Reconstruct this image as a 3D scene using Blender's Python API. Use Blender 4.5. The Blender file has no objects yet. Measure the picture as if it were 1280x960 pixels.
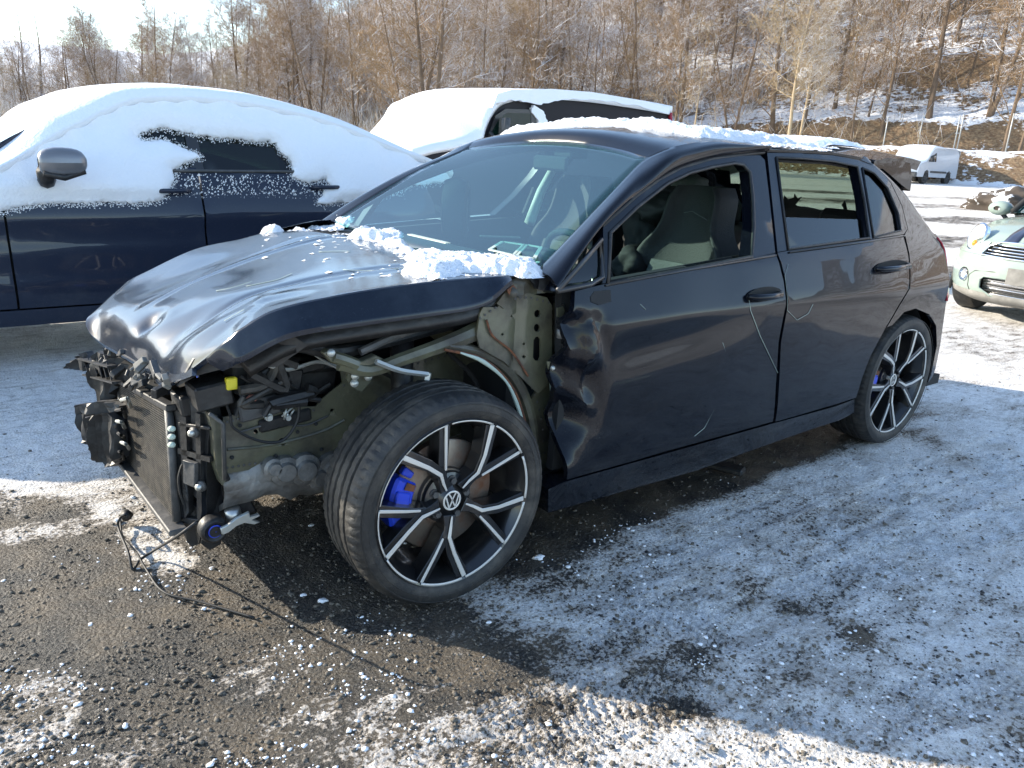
import bpy, bmesh, math, random
import numpy as np
from mathutils import Vector, Matrix
from mathutils.geometry import delaunay_2d_cdt
random.seed(7); RNG = np.random.RandomState(11)
SC = bpy.context.scene
COL = SC.collection
# ------------------------------------------------------------------ camera
CP = np.array([-1.106, -2.54, 1.302]); YAW, PITCH, ROLL, FPX = .897, .294, .057, 962.7
def cam_axes():
    cy, sy, cp, sp = math.cos(YAW), math.sin(YAW), math.cos(PITCH), math.sin(PITCH)
    f = np.array([cy*cp, sy*cp, -sp]); r = np.array([sy, -cy, 0.]); u = np.cross(r, f)
    c, s = math.cos(ROLL), math.sin(ROLL)
    return c*r+s*u, c*u-s*r, f
CR, CU, CF = cam_axes()
cam = bpy.data.objects.new('camera', bpy.data.cameras.new('camera')); COL.objects.link(cam)
M4 = Matrix.Identity(4)
for i in range(3):
    M4[i][0], M4[i][1], M4[i][2], M4[i][3] = CR[i], CU[i], -CF[i], CP[i]
cam.matrix_world = M4
cam.data.sensor_width = 36; cam.data.lens = FPX*36/1280; cam.data.clip_end = 2000; cam.data.clip_start = .05
SC.camera = cam
# ------------------------------------------------------------------ light
SUN_E = math.radians(24); SHX, SHY = .6, -.8
W = bpy.data.worlds.new('World'); SC.world = W; W.use_nodes = True
nt = W.node_tree; nt.nodes.clear()
sky = nt.nodes.new('ShaderNodeTexSky'); sky.sky_type = 'NISHITA'; sky.sun_disc = False
sky.sun_elevation = SUN_E; sky.sun_rotation = math.atan2(-SHX, -SHY); sky.altitude = 200
sky.air_density = 1.0; sky.dust_density = .35; sky.ozone_density = .8
bg = nt.nodes.new('ShaderNodeBackground'); bg.inputs[1].default_value = .15
wo = nt.nodes.new('ShaderNodeOutputWorld')
nt.links.new(sky.outputs[0], bg.inputs[0]); nt.links.new(bg.outputs[0], wo.inputs[0])
sl = bpy.data.lights.new('sun', 'SUN'); sl.energy = 3.6; sl.angle = math.radians(.5); sl.color = (1, .90, .74)
sun = bpy.data.objects.new('sun', sl); COL.objects.link(sun)
sun.rotation_euler = Vector((SHX*math.cos(SUN_E), SHY*math.cos(SUN_E), -math.sin(SUN_E))).to_track_quat('-Z', 'Y').to_euler()
SC.view_settings.view_transform = 'Standard'; SC.view_settings.look = 'None'
SC.view_settings.exposure = 1.52; SC.view_settings.gamma = 1
SC.render.engine = 'CYCLES'
# ------------------------------------------------------------------ surveying (turn a sighting into a place)
def ray(u, v): return CF + CR*(u-640)/FPX + CU*(480-v)/FPX
def onz(u, v, z=0.): d = ray(u, v); return CP + d*(z-CP[2])/d[2]
def ony(u, v, y): d = ray(u, v); return CP + d*(y-CP[1])/d[1]
def onx(u, v, x): d = ray(u, v); return CP + d*(x-CP[0])/d[0]
def hit(u, v, S, y=-.85):
    for _ in range(40):
        X = ony(u, v, y); y = .5*y + .5*S(X[0], X[2])
    return X
# ------------------------------------------------------------------ numpy noise
PERM = RNG.permutation(4096); GV = RNG.rand(4096)
def vnoise(x, y, z=None):
    x = np.asarray(x, float); y = np.asarray(y, float)
    z = np.zeros_like(x) if z is None else np.asarray(z, float)
    xi, yi, zi = np.floor(x).astype(int), np.floor(y).astype(int), np.floor(z).astype(int)
    fx, fy, fz = x-xi, y-yi, z-zi
    fx, fy, fz = [t*t*(3-2*t) for t in (fx, fy, fz)]
    def h(a, b, c): return GV[PERM[(PERM[(PERM[a & 4095]+b) & 4095]+c) & 4095]]
    r = 0
    for dz, wz in ((0, 1-fz), (1, fz)):
        a = h(xi, yi, zi+dz)*(1-fx)+h(xi+1, yi, zi+dz)*fx
        b = h(xi, yi+1, zi+dz)*(1-fx)+h(xi+1, yi+1, zi+dz)*fx
        r = r + wz*(a*(1-fy)+b*fy)
    return r
def fbm(x, y, z=None, o=4):
    s = 0; a = .5; n = 0
    x = np.asarray(x, float); y = np.asarray(y, float)
    zz = None if z is None else np.asarray(z, float)
    for i in range(o):
        s = s + a*vnoise(x*2**i+i*17.3, y*2**i+i*9.1, None if zz is None else zz*2**i); n += a; a *= .5
    return s/n
def sstep(a, b, x): t = np.clip((np.asarray(x, float)-a)/(b-a), 0, 1); return t*t*(3-2*t)
# ------------------------------------------------------------------ objects
def tag(o, label=None, cat=None, group=None, kind=None):
    if label: o['label'] = label
    if cat: o['category'] = cat
    if group: o['group'] = group
    if kind: o['kind'] = kind
    return o
def empty(name, loc=(0, 0, 0), rz=0, label=None, cat=None, group=None):
    o = bpy.data.objects.new(name, None); COL.objects.link(o); o.location = loc; o.rotation_euler = (0, 0, rz)
    o.empty_display_size = .1
    return tag(o, label, cat, group)
def mk(name, V, F, mat, parent=None, smooth=True, label=None, kind=None, bevel=0, seg=1, ang=35):
    me = bpy.data.meshes.new(name)
    me.from_pydata([tuple(map(float, v)) for v in V], [], [tuple(map(int, f)) for f in F]); me.update()
    for m in (mat if isinstance(mat, (list, tuple)) else [mat]): me.materials.append(m)
    if smooth: me.polygons.foreach_set('use_smooth', [True]*len(me.polygons))
    if smooth == 2: me.set_sharp_from_angle(angle=math.radians(ang))
    o = bpy.data.objects.new(name, me); COL.objects.link(o)
    if parent is not None: o.parent = parent
    if bevel:
        b = o.modifiers.new('b', 'BEVEL'); b.width = bevel; b.segments = seg; b.limit_method = 'ANGLE'; b.angle_limit = .6
    return tag(o, label, kind=kind)
class MB:
    def __init__(s): s.V = []; s.F = []
    def add(s, V, F):
        n = len(s.V); s.V += [tuple(v) for v in V]; s.F += [tuple(i+n for i in f) for f in F]; return s
    def box(s, c, d, R=None):
        c = np.array(c, float); P = []
        for a in (-.5, .5):
            for b in (-.5, .5):
                for e in (-.5, .5):
                    q = np.array([a*d[0], b*d[1], e*d[2]]); P.append(c+(R@q if R is not None else q))
        return s.add(P, [(0, 1, 3, 2), (4, 6, 7, 5), (0, 4, 5, 1), (2, 3, 7, 6), (0, 2, 6, 4), (1, 5, 7, 3)])
    def bar(s, a, b, w, h, up=(0, 0, 1)):
        a = np.array(a, float); b = np.array(b, float); d = b-a; L = np.linalg.norm(d); x = d/L
        y = np.cross(up, x); y /= np.linalg.norm(y)+1e-9; z = np.cross(x, y)
        return s.box((a+b)/2, (L, w, h), np.stack([x, y, z], 1))
    def tube(s, pts, r, n=8, caps=True):
        pts = [np.array(p, float) for p in pts]; k = len(pts)
        rr = [r]*k if np.isscalar(r) else list(r); P = []; F = []
        prev = None
        for i, p in enumerate(pts):
            t = pts[min(i+1, k-1)]-pts[max(i-1, 0)]; t = t/(np.linalg.norm(t)+1e-9)
            if prev is None:
                a = np.array([0, 0, 1.]) if abs(t[2]) < .9 else np.array([1., 0, 0]); u = np.cross(t, a)
            else: u = prev-t*(prev@t)
            u /= np.linalg.norm(u)+1e-9; prev = u; w = np.cross(t, u)
            for j in range(n):
                th = 2*math.pi*j/n; P.append(p+rr[i]*(math.cos(th)*u+math.sin(th)*w))
        for i in range(k-1):
            for j in range(n):
                F.append((i*n+j, i*n+(j+1) % n, (i+1)*n+(j+1) % n, (i+1)*n+j))
        if caps: F.append(tuple(range(n))[::-1]); F.append(tuple((k-1)*n+j for j in range(n)))
        return s.add(P, F)
    def cyl(s, a, b, r, n=20, r2=None): return s.tube([a, b], [r, r if r2 is None else r2], n)
    def lathe(s, prof, c=(0, 0, 0), n=48, mod=None):      # profile (radius, y) about the local y axis
        P = []; F = []; k = len(prof)
        for j in range(n):
            th = 2*math.pi*j/n
            for i, (r, y) in enumerate(prof):
                if mod: r = mod(i, j, r)
                P.append((c[0]+r*math.cos(th), c[1]+y, c[2]+r*math.sin(th)))
        for j in range(n):
            j2 = (j+1) % n
            for i in range(k-1): F.append((j*k+i, j2*k+i, j2*k+i+1, j*k+i+1))
        return s.add(P, F)
    def prism(s, pts, off):                                # polygon (3D pts) extruded by off
        n = len(pts); off = np.array(off, float)
        P = [np.array(p, float) for p in pts]+[np.array(p, float)+off for p in pts]
        F = [tuple(range(n)), tuple(range(2*n-1, n-1, -1))]+[(i, i+n, (i+1) % n+n, (i+1) % n) for i in range(n)]
        return s.add(P, F)
    def build(s, name, mat, parent=None, **k): return mk(name, s.V, s.F, mat, parent, **k)
def grid(P):                                               # P[i][j] -> verts, faces
    P = np.asarray(P, float); a, b = P.shape[:2]
    F = [(i*b+j, (i+1)*b+j, (i+1)*b+j+1, i*b+j+1) for i in range(a-1) for j in range(b-1)]
    return P.reshape(-1, 3), F
def shell(P, off):                                         # grid with thickness: second skin displaced by off (vector or array)
    P = np.asarray(P, float); a, b = P.shape[:2]; V, F = grid(P); n = len(V)
    V2 = (P+off).reshape(-1, 3); F2 = [tuple(i+n for i in f[::-1]) for f in F]; E = []
    rim = [(i, 0) for i in range(a)]+[(a-1, j) for j in range(1, b)]+[(i, b-1) for i in range(a-2, -1, -1)]+[(0, j) for j in range(b-2, 0, -1)]
    idx = [i*b+j for i, j in rim]
    for k in range(len(idx)): p, q = idx[k], idx[(k+1) % len(idx)]; E.append((q, p, p+n, q+n))
    return np.concatenate([V, V2]), F+F2+E
def crom(P, t):                                            # Catmull-Rom along axis 0, n points at params t in [0, len-1]
    P = np.asarray(P, float); n = len(P); out = []
    for x in t:
        i = min(int(x), n-2); f = x-i
        p0, p1, p2, p3 = P[max(i-1, 0)], P[i], P[i+1], P[min(i+2, n-1)]
        if i == 0: p0 = 2*p1-p2
        if i == n-2: p3 = 2*p2-p1
        out.append(.5*((2*p1)+(-p0+p2)*f+(2*p0-5*p1+4*p2-p3)*f*f+(-p0+3*p1-3*p2+p3)*f**3))
    return np.array(out)
def net(N, k):                                             # control net -> smooth grid
    N = np.asarray(N, float); a, b = N.shape[:2]
    A = crom(N, np.linspace(0, a-1, (a-1)*k+1)); return np.transpose(crom(np.transpose(A, (1, 0, 2)), np.linspace(0, b-1, (b-1)*k+1)), (1, 0, 2))
def inpoly(x, y, poly):
    x = np.asarray(x, float); y = np.asarray(y, float); c = np.zeros(x.shape, bool); n = len(poly)
    for i in range(n):
        x1, y1 = poly[i][:2]; x2, y2 = poly[(i+1) % n][:2]
        if y1 == y2: continue
        m = ((y1 > y) != (y2 > y)) & (x < (x2-x1)*(y-y1)/(y2-y1)+x1); c ^= m
    return c
def dens(poly, step):
    out = []
    for i in range(len(poly)):
        a = np.array(poly[i], float); b = np.array(poly[(i+1) % len(poly)], float)
        k = max(1, int(np.linalg.norm(b-a)/step))
        for j in range(k): out.append(tuple(a+(b-a)*j/k))
    return out
def cdt(outer, holes=(), step=.04):                        # triangulate a polygon with holes, filled with inner points
    outer = dens(outer, step); holes = [dens(h, step) for h in holes]
    vs = list(outer); ed = [(i, (i+1) % len(outer)) for i in range(len(outer))]
    for h in holes:
        n = len(vs); vs += h; ed += [(n+i, n+(i+1) % len(h)) for i in range(len(h))]
    A = np.array(outer); x0, y0 = A.min(0); x1, y1 = A.max(0)
    gx, gy = np.meshgrid(np.arange(x0+step*.5, x1, step), np.arange(y0+step*.5, y1, step)); gx = gx.ravel(); gy = gy.ravel()
    m = inpoly(gx, gy, outer)
    for h in holes: m &= ~inpoly(gx, gy, h)
    B = np.array(vs); gx = gx[m]; gy = gy[m]
    if len(gx):
        d = ((gx[:, None]-B[None, :, 0])**2+(gy[:, None]-B[None, :, 1])**2).min(1); k = d > (step*.35)**2; gx = gx[k]; gy = gy[k]
    vs += list(zip(gx, gy))
    r = delaunay_2d_cdt([Vector((float(p[0]), float(p[1]))) for p in vs], ed, [], 0, 1e-6)
    V = np.array([(p.x, p.y) for p in r[0]]); F = []
    T = [tuple(f) for f in r[2]]; c = np.array([V[list(f)].mean(0) for f in T])
    ok = inpoly(c[:, 0], c[:, 1], outer)
    for h in holes: ok &= ~inpoly(c[:, 0], c[:, 1], h)
    return V, [f for f, k in zip(T, ok) if k]
def thick(V, F, off):                                      # shell of a triangle sheet
    n = len(V); V = np.asarray(V, float); cnt = {}
    for f in F:
        for i in range(len(f)):
            e = (f[i], f[(i+1) % len(f)])
            if (e[1], e[0]) in cnt: del cnt[(e[1], e[0])]
            else: cnt[e] = 1
    F2 = [tuple(i+n for i in f[::-1]) for f in F]; E = [(b, a, a+n, b+n) for a, b in cnt]
    return np.concatenate([V, V+off]), list(F)+F2+E
def fixn(o):
    bm = bmesh.new(); bm.from_mesh(o.data); bmesh.ops.recalc_face_normals(bm, faces=bm.faces); bm.to_mesh(o.data); bm.free(); return o
def panel(name, px, S, mat, parent, holes=(), step=.04, th=.02, mirror=False, fn=None, off=0., px3=False, **k):
    q = [hit(u, v, S) for u, v in px]; hs = [[hit(u, v, S) for u, v in h] for h in holes]
    V, F = cdt([(p[0], p[2]) for p in q], [[(p[0], p[2]) for p in h] for h in hs], step)
    P = np.array([(x, S(x, z)+off, z) for x, z in V])
    if fn: P = fn(P)
    sg = 1
    if mirror: P = P*np.array([1, -1, 1]); sg = -1
    V, F = thick(P, F, np.array([0, th*sg, 0]))
    return fixn(mk(name, V, F, mat, parent, smooth=2, **k))
def plate(name, px, y, mat, parent, th=.004, holes=(), step=.08, axis='y', fn=None, bevel=0, **k):
    g = ony if axis == 'y' else onx; ax = 1 if axis == 'y' else 0; o2 = [0, 2] if axis == 'y' else [1, 2]
    q = [g(u, v, y)[o2] for u, v in px]; hs = [[g(u, v, y)[o2] for u, v in h] for h in holes]
    V, F = cdt([tuple(p) for p in q], [[tuple(p) for p in h] for h in hs], step)
    P = np.array([(a, y, b) if axis == 'y' else (y, a, b) for a, b in V])
    if fn: P = fn(P)
    off = np.zeros(3); off[ax] = th
    V, F = thick(P, F, off)
    return fixn(mk(name, V, F, mat, parent, smooth=2, bevel=bevel, **k))
def gplate(name, px, p0, n, mat, parent, th=.004, step=.03, wob=0., f=10., holes=(), bevel=0, **k):   # plate on any slanted plane
    p0 = np.array(p0, float); n = np.array(n, float); n /= np.linalg.norm(n); a = np.cross([0, 0, 1.], n); a /= np.linalg.norm(a); b = np.cross(n, a)
    def g(u, v): d = ray(u, v); q = CP+d*((p0-CP)@n)/(d@n)-p0; return (q@a, q@b)
    V, F = cdt([g(*p) for p in px], [[g(*p) for p in h] for h in holes], step)
    P = np.array([p0+x*a+y*b+n*(wob*(float(fbm(x*f+3, y*f))-.5)+wob*.5*math.sin(x*f*9)) for x, y in V]); V, F = thick(P, F, -n*th)
    return fixn(mk(name, V, F, mat, parent, smooth=2, bevel=bevel, **k))
def gpt(u, v, p0, n): p0 = np.array(p0, float); n = np.array(n, float); d = ray(u, v); return CP+d*((p0-CP)@n)/(d@n)
CARP = dict(p0=(-.56, -.33, .4), n=(-.906, -.423, 0)); FARP = dict(p0=(-.60, .40, .4), n=(-.98, -.18, 0))
def circ(u, v, r, n=14, ry=None): return [(u+r*math.cos(2*math.pi*i/n), v+(ry or r)*math.sin(2*math.pi*i/n)) for i in range(n)]
# ------------------------------------------------------------------ materials
def mat(name, col, rough=.5, metal=0, coat=0, spec=.5, noise=None, bump=0, bscale=40, **kw):
    m = bpy.data.materials.new(name); m.use_nodes = True; t = m.node_tree; b = t.nodes['Principled BSDF']
    b.inputs['Base Color'].default_value = (*col, 1); b.inputs['Roughness'].default_value = rough
    b.inputs['Metallic'].default_value = metal; b.inputs['Coat Weight'].default_value = coat
    b.inputs['Coat Roughness'].default_value = .03; b.inputs['Specular IOR Level'].default_value = spec
    L = t.links.new; N = t.nodes.new
    tc = N('ShaderNodeTexCoord')
    if noise:                                              # (scale, second colour, threshold low, high[, rough2])
        nz = N('ShaderNodeTexNoise'); nz.inputs['Scale'].default_value = noise[0]; nz.inputs['Detail'].default_value = 8; nz.inputs['Roughness'].default_value = .65
        L(tc.outputs['Object'], nz.inputs['Vector'])
        cr = N('ShaderNodeMapRange'); cr.inputs[1].default_value = noise[2]; cr.inputs[2].default_value = noise[3]
        L(nz.outputs[0], cr.inputs[0])
        mx = N('ShaderNodeMix'); mx.data_type = 'RGBA'; mx.inputs[6].default_value = (*col, 1); mx.inputs[7].default_value = (*noise[1], 1)
        L(cr.outputs[0], mx.inputs[0]); L(mx.outputs[2], b.inputs['Base Color'])
        if len(noise) > 4:
            mr = N('ShaderNodeMapRange'); mr.inputs[3].default_value = rough; mr.inputs[4].default_value = noise[4]; L(cr.outputs[0], mr.inputs[0]); L(mr.outputs[0], b.inputs['Roughness'])
    if bump:
        n2 = N('ShaderNodeTexNoise'); n2.inputs['Scale'].default_value = bscale; n2.inputs['Detail'].default_value = 6
        L(tc.outputs['Object'], n2.inputs['Vector']); bp = N('ShaderNodeBump'); bp.inputs['Strength'].default_value = bump; bp.inputs['Distance'].default_value = .01
        L(n2.outputs[0], bp.inputs['Height']); L(bp.outputs[0], b.inputs['Normal'])
    return m
def glassmat(name, tint, refl_ior=1.5, rough=.02, solid=0.0, scol=(.02, .03, .03)):
    m = bpy.data.materials.new(name); m.use_nodes = True; t = m.node_tree; t.nodes.clear(); N = t.nodes.new; L = t.links.new
    tr = N('ShaderNodeBsdfTransparent'); tr.inputs[0].default_value = (*tint, 1)
    gl = N('ShaderNodeBsdfGlossy'); gl.inputs['Roughness'].default_value = rough; fr = N('ShaderNodeFresnel'); fr.inputs[0].default_value = refl_ior
    mx = N('ShaderNodeMixShader'); o = N('ShaderNodeOutputMaterial'); src = tr
    if solid:
        df = N('ShaderNodeBsdfDiffuse'); df.inputs[0].default_value = (*scol, 1); m2 = N('ShaderNodeMixShader'); m2.inputs[0].default_value = solid
        L(tr.outputs[0], m2.inputs[1]); L(df.outputs[0], m2.inputs[2]); src = m2
    gm = N('ShaderNodeNewGeometry'); iv = N('ShaderNodeMath'); iv.operation = 'SUBTRACT'; iv.inputs[0].default_value = 1; L(gm.outputs['Backfacing'], iv.inputs[1]); mm = N('ShaderNodeMath'); mm.operation = 'MULTIPLY'; L(fr.outputs[0], mm.inputs[0]); L(iv.outputs[0], mm.inputs[1])   # reflect once, on the outward face of the pane
    L(mm.outputs[0], mx.inputs[0]); L(src.outputs[0], mx.inputs[1]); L(gl.outputs[0], mx.inputs[2]); L(mx.outputs[0], o.inputs[0])
    return m
def paint(name, col, dust=(.05, .05, .05), dlo=.55, dhi=.95, rough=.25, scratches=False, damt=.3, cr=.03, bumpd=.006, salt=0., cw=.8):
    m = bpy.data.materials.new(name); m.use_nodes = True; t = m.node_tree; b = t.nodes['Principled BSDF']; N = t.nodes.new; L = t.links.new
    b.inputs['Coat Weight'].default_value = cw; b.inputs['Coat IOR'].default_value = 1.38; b.inputs['Coat Roughness'].default_value = .03; b.inputs['Specular IOR Level'].default_value = .12
    tc = N('ShaderNodeTexCoord'); nz = N('ShaderNodeTexNoise'); nz.inputs['Scale'].default_value = 3.5; nz.inputs['Detail'].default_value = 9; nz.inputs['Roughness'].default_value = .7
    L(tc.outputs['Object'], nz.inputs['Vector'])
    r = N('ShaderNodeMapRange'); r.inputs[1].default_value = dlo; r.inputs[2].default_value = dhi; r.inputs[4].default_value = damt; L(nz.outputs[0], r.inputs[0])
    nf = N('ShaderNodeTexNoise'); nf.inputs['Scale'].default_value = 130; nf.inputs['Detail'].default_value = 5; L(tc.outputs['Object'], nf.inputs['Vector'])
    rf = N('ShaderNodeMapRange'); rf.inputs[1].default_value = .62; rf.inputs[2].default_value = .72; rf.inputs[4].default_value = .18; L(nf.outputs[0], rf.inputs[0])
    ad = N('ShaderNodeMath'); ad.operation = 'MAXIMUM'; L(r.outputs[0], ad.inputs[0]); L(rf.outputs[0], ad.inputs[1]); fac = ad.outputs[0]
    if salt:                                               # road-salt spray, thickest low on the body
        gp = N('ShaderNodeNewGeometry'); sp_ = N('ShaderNodeSeparateXYZ'); L(gp.outputs['Position'], sp_.inputs[0]); hz = N('ShaderNodeMapRange'); L(sp_.outputs[2], hz.inputs[0])
        hz.inputs[1].default_value = .75; hz.inputs[2].default_value = .28; n9 = N('ShaderNodeTexNoise'); n9.inputs['Scale'].default_value = 9; n9.inputs['Detail'].default_value = 9; n9.inputs['Roughness'].default_value = .75
        mp_ = N('ShaderNodeMapping'); mp_.inputs['Scale'].default_value = (.5, 1, 1.6); L(tc.outputs['Object'], mp_.inputs[0]); L(mp_.outputs[0], n9.inputs['Vector']); r9 = N('ShaderNodeMapRange'); L(n9.outputs[0], r9.inputs[0]); r9.inputs[1].default_value = .42; r9.inputs[2].default_value = .72; r9.inputs[4].default_value = salt*2
        m9 = N('ShaderNodeMath'); m9.operation = 'MULTIPLY'; L(hz.outputs[0], m9.inputs[0]); L(r9.outputs[0], m9.inputs[1]); a9 = N('ShaderNodeMath'); a9.operation = 'ADD'; a9.use_clamp = True; L(fac, a9.inputs[0]); L(m9.outputs[0], a9.inputs[1]); fac = a9.outputs[0]
    mx = N('ShaderNodeMix'); mx.data_type = 'RGBA'; mx.inputs[6].default_value = (*col, 1); mx.inputs[7].default_value = (*dust, 1)
    L(fac, mx.inputs[0]); L(mx.outputs[2], b.inputs['Base Color'])
    rr = N('ShaderNodeMapRange'); rr.inputs[3].default_value = cr; rr.inputs[4].default_value = .35; L(fac, rr.inputs[0]); L(rr.outputs[0], b.inputs['Coat Roughness'])
    b.inputs['Roughness'].default_value = rough
    n3 = N('ShaderNodeTexNoise'); n3.inputs['Scale'].default_value = 4; n3.inputs['Detail'].default_value = 1; L(tc.outputs['Object'], n3.inputs['Vector'])
    bp = N('ShaderNodeBump'); bp.inputs['Strength'].default_value = .35; bp.inputs['Distance'].default_value = bumpd; L(n3.outputs[0], bp.inputs['Height'])
    L(bp.outputs[0], b.inputs['Normal']); L(bp.outputs[0], b.inputs['Coat Normal'])
    return m
def snowmat(name, col=(.86, .87, .89), dirt=None, bs=60, bump=.5):
    m = mat(name, col, .6, bump=bump, bscale=bs, noise=(dirt if dirt else None)); b = m.node_tree.nodes['Principled BSDF']
    b.inputs['Subsurface Weight'].default_value = 0; return m
M = dict(
    paint=paint('black_paint', (.0025, .0035, .007), salt=.18, damt=.18, cr=.015, cw=.6),
    hoodp=paint('hood_paint', (.005, .009, .018), dust=(.07, .09, .12), dlo=.42, dhi=.9, damt=.45, cr=.06, bumpd=.002),  # dust and frost, tinted blue to stand in for reflected sky
    suvp=paint('slate_paint', (.018, .024, .042), dust=(.12, .12, .12)),
    mint=paint('mint_paint', (.27, .33, .29), dust=(.22, .23, .20), damt=.35),
    truckp=mat('maroon_black_paint', (.010, .008, .012), .5, spec=.25),
    vanp=paint('white_paint', (.55, .57, .60), dust=(.35, .33, .30), damt=.4),
    plast=mat('black_plastic', (.012, .012, .013), .5, noise=(12, (.05, .048, .045), .5, .8), bump=.3),
    plast2=mat('grey_plastic', (.06, .06, .06), .55, noise=(20, (.15, .14, .13), .5, .8), bump=.3),
    dark=mat('interior_black', (.012, .013, .014), .8),
    rubber=mat('tyre_rubber', (.016, .016, .016), .6, noise=(9, (.085, .075, .062), .46, .74), bump=.25, bscale=90),
    olive=mat('olive_primer', (.105, .105, .068), .36, coat=.35, noise=(6, (.045, .040, .030), .44, .64, .7), bump=.35, bscale=25),
    rust=mat('rust', (.16, .06, .025), .85, noise=(30, (.07, .03, .02), .4, .6), bump=.5),
    silver=mat('machined_alloy', (.62, .60, .56), .36, metal=.25, noise=(25, (.55, .53, .50), .5, .8)),
    rimb=mat('rim_black', (.010, .010, .011), .28, coat=.5, noise=(18, (.05, .045, .04), .55, .8)),
    steel=mat('steel', (.45, .45, .44), .38, metal=.9, noise=(15, (.22, .17, .13), .5, .75), bump=.2),
    disc=mat('brake_disc', (.20, .175, .15), .4, metal=.8, noise=(10, (.20, .10, .06), .45, .7, .8)),
    cast=mat('cast_alloy', (.25, .25, .24), .55, metal=.5, noise=(9, (.10, .09, .08), .4, .7), bump=.6, bscale=30),
    zinc=mat('zinc', (.50, .52, .50), .45, metal=.7),
    blue=mat('caliper_blue', (.012, .05, .55), .38, coat=.5, noise=(22, (.035, .04, .12), .50, .72)),
    yellow=mat('yellow_plastic', (.65, .55, .03), .5), red=mat('red_plastic', (.45, .06, .04), .5), pinkc=mat('faded_red', (.5, .2, .15), .6),
    amber=mat('amber_lens', (.8, .25, .02), .3), tail=mat('tail_lens', (.35, .008, .02), .12, coat=1),
    chrome=mat('chrome', (.75, .75, .75), .14, metal=1),
    core=mat('radiator_core', (.035, .035, .033), .5, metal=.4, noise=(30, (.11, .10, .085), .4, .7)),
    seat=mat('seat_dark', (.011, .012, .013), .7, bump=.3, bscale=200), seatl=mat('seat_grey', (.065, .073, .07), .7, bump=.3, bscale=200),
    trim=mat('light_trim', (.42, .50, .44), .6),
    ws=glassmat('windscreen_glass', (.72, .90, .88), 1.9, .015, .026, (.12, .44, .56)), win=glassmat('window_glass', (.44, .50, .44), 1.7),  # ws: teal diffuse film paints in the pale sky reflection
    glassd=glassmat('dark_glass', (.10, .16, .14), 1.6, .05), gglass=glassmat('green_glass', (.08, .20, .15), 1.5, .05, .35, (.02, .06, .045)), lens=glassmat('lamp_glass', (.95, .96, .96), 1.2, .1), refl=mat('lamp_reflector', (.75, .74, .70), .45, metal=.2),
    snow=snowmat('snow'), snowb=snowmat('lumpy_snow', (.84, .85, .87), dirt=(60, (.50, .48, .45), .62, .70), bs=110, bump=1.0),
    plate=mat('weathered_board', (.16, .155, .14), .8, noise=(9, (.25, .24, .22), .4, .7)),
    stripe=mat('stripe_navy', (.03, .035, .06), .3, coat=.7), grill=mat('grille_metal', (.62, .60, .58), .25, metal=.9),
    post=mat('post_metal', (.42, .42, .40), .5, metal=.3), frame=mat('dark_frame', (.02, .02, .022), .4, coat=.3),
    cable=mat('cable', (.015, .015, .015), .6),
    green=mat('green_hi_vis', (.06, .16, .06), .8), interior=mat('headliner_dark', (.03, .03, .032), .9), sillp=paint('sill_paint', (.003, .004, .007), dust=(.09, .08, .07), dlo=.5, damt=.5),
)
# scratch lines on the near doors are built as thin raised strips further down
#SPLIT
# ------------------------------------------------------------------ ground and hillside
def blobs(x, y, L):                                        # sum of soft spots given as (sighting u, v, radius m, weight)
    s = np.zeros_like(x)
    for u, v, r, w in L:
        p = onz(u, v); s = s + w*np.exp(-((x-p[0])**2+(y-p[1])**2)/(r*r))
    return s
AZ0 = YAW
def polar(x, y): dx = x-CP[0]; dy = y-CP[1]; return np.hypot(dx, dy), AZ0-np.arctan2(dy, dx)
def toe(a): return 60-11*sstep(-.1, .45, a)+22*sstep(0, -.6, a)
def lot_h(d, a): return .0235*np.maximum(0, d-12)*sstep(.0, .35, a)+.008*np.maximum(0, d-12)*sstep(.35, .0, a)
def hill_h(x, y):
    d, a = polar(x, y); a = (a+np.pi) % (2*np.pi)-np.pi
    t = toe(a); k = np.maximum(0, d-t)
    right = sstep(-.45, .42, a)*(1-.9*sstep(1.25, 1.5, np.abs(a)))  # slope out of view is lowered so the car doors mirror sky
    n = fbm(x*.06, y*.06, o=4)-.5
    slope = .10*(1-.8*sstep(1.25, 1.5, np.abs(a)))+.42*right
    h = lot_h(np.minimum(d, t), a)+slope*k*(1-np.exp(-k/5))+(4*n+1.2*(fbm(x*.35, y*.35, o=3)-.5))*sstep(0, 14, k)*(.3+right)
    # cut bank with ledges behind the van
    h = h+right*1.5*sstep(.2, 1.8, k+1*n)-right*.45*np.clip(k-2, 0, 4)+right*1.5*sstep(5.5, 6.4, k+3*n)+right*1.3*sstep(10.5, 11.8, k+4*n)+right*.9*sstep(17, 18, k+5*n)
    return np.minimum(h, 60+0*h)
def ground_z(x, y):
    d, a = polar(np.asarray(x, float), np.asarray(y, float)); a = (a+np.pi) % (2*np.pi)-np.pi
    return lot_h(d, a)
VWALL = [(0, 620), (110, 590), (200, 640), (330, 760), (420, 800), (560, 830), (700, 845)]
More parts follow.
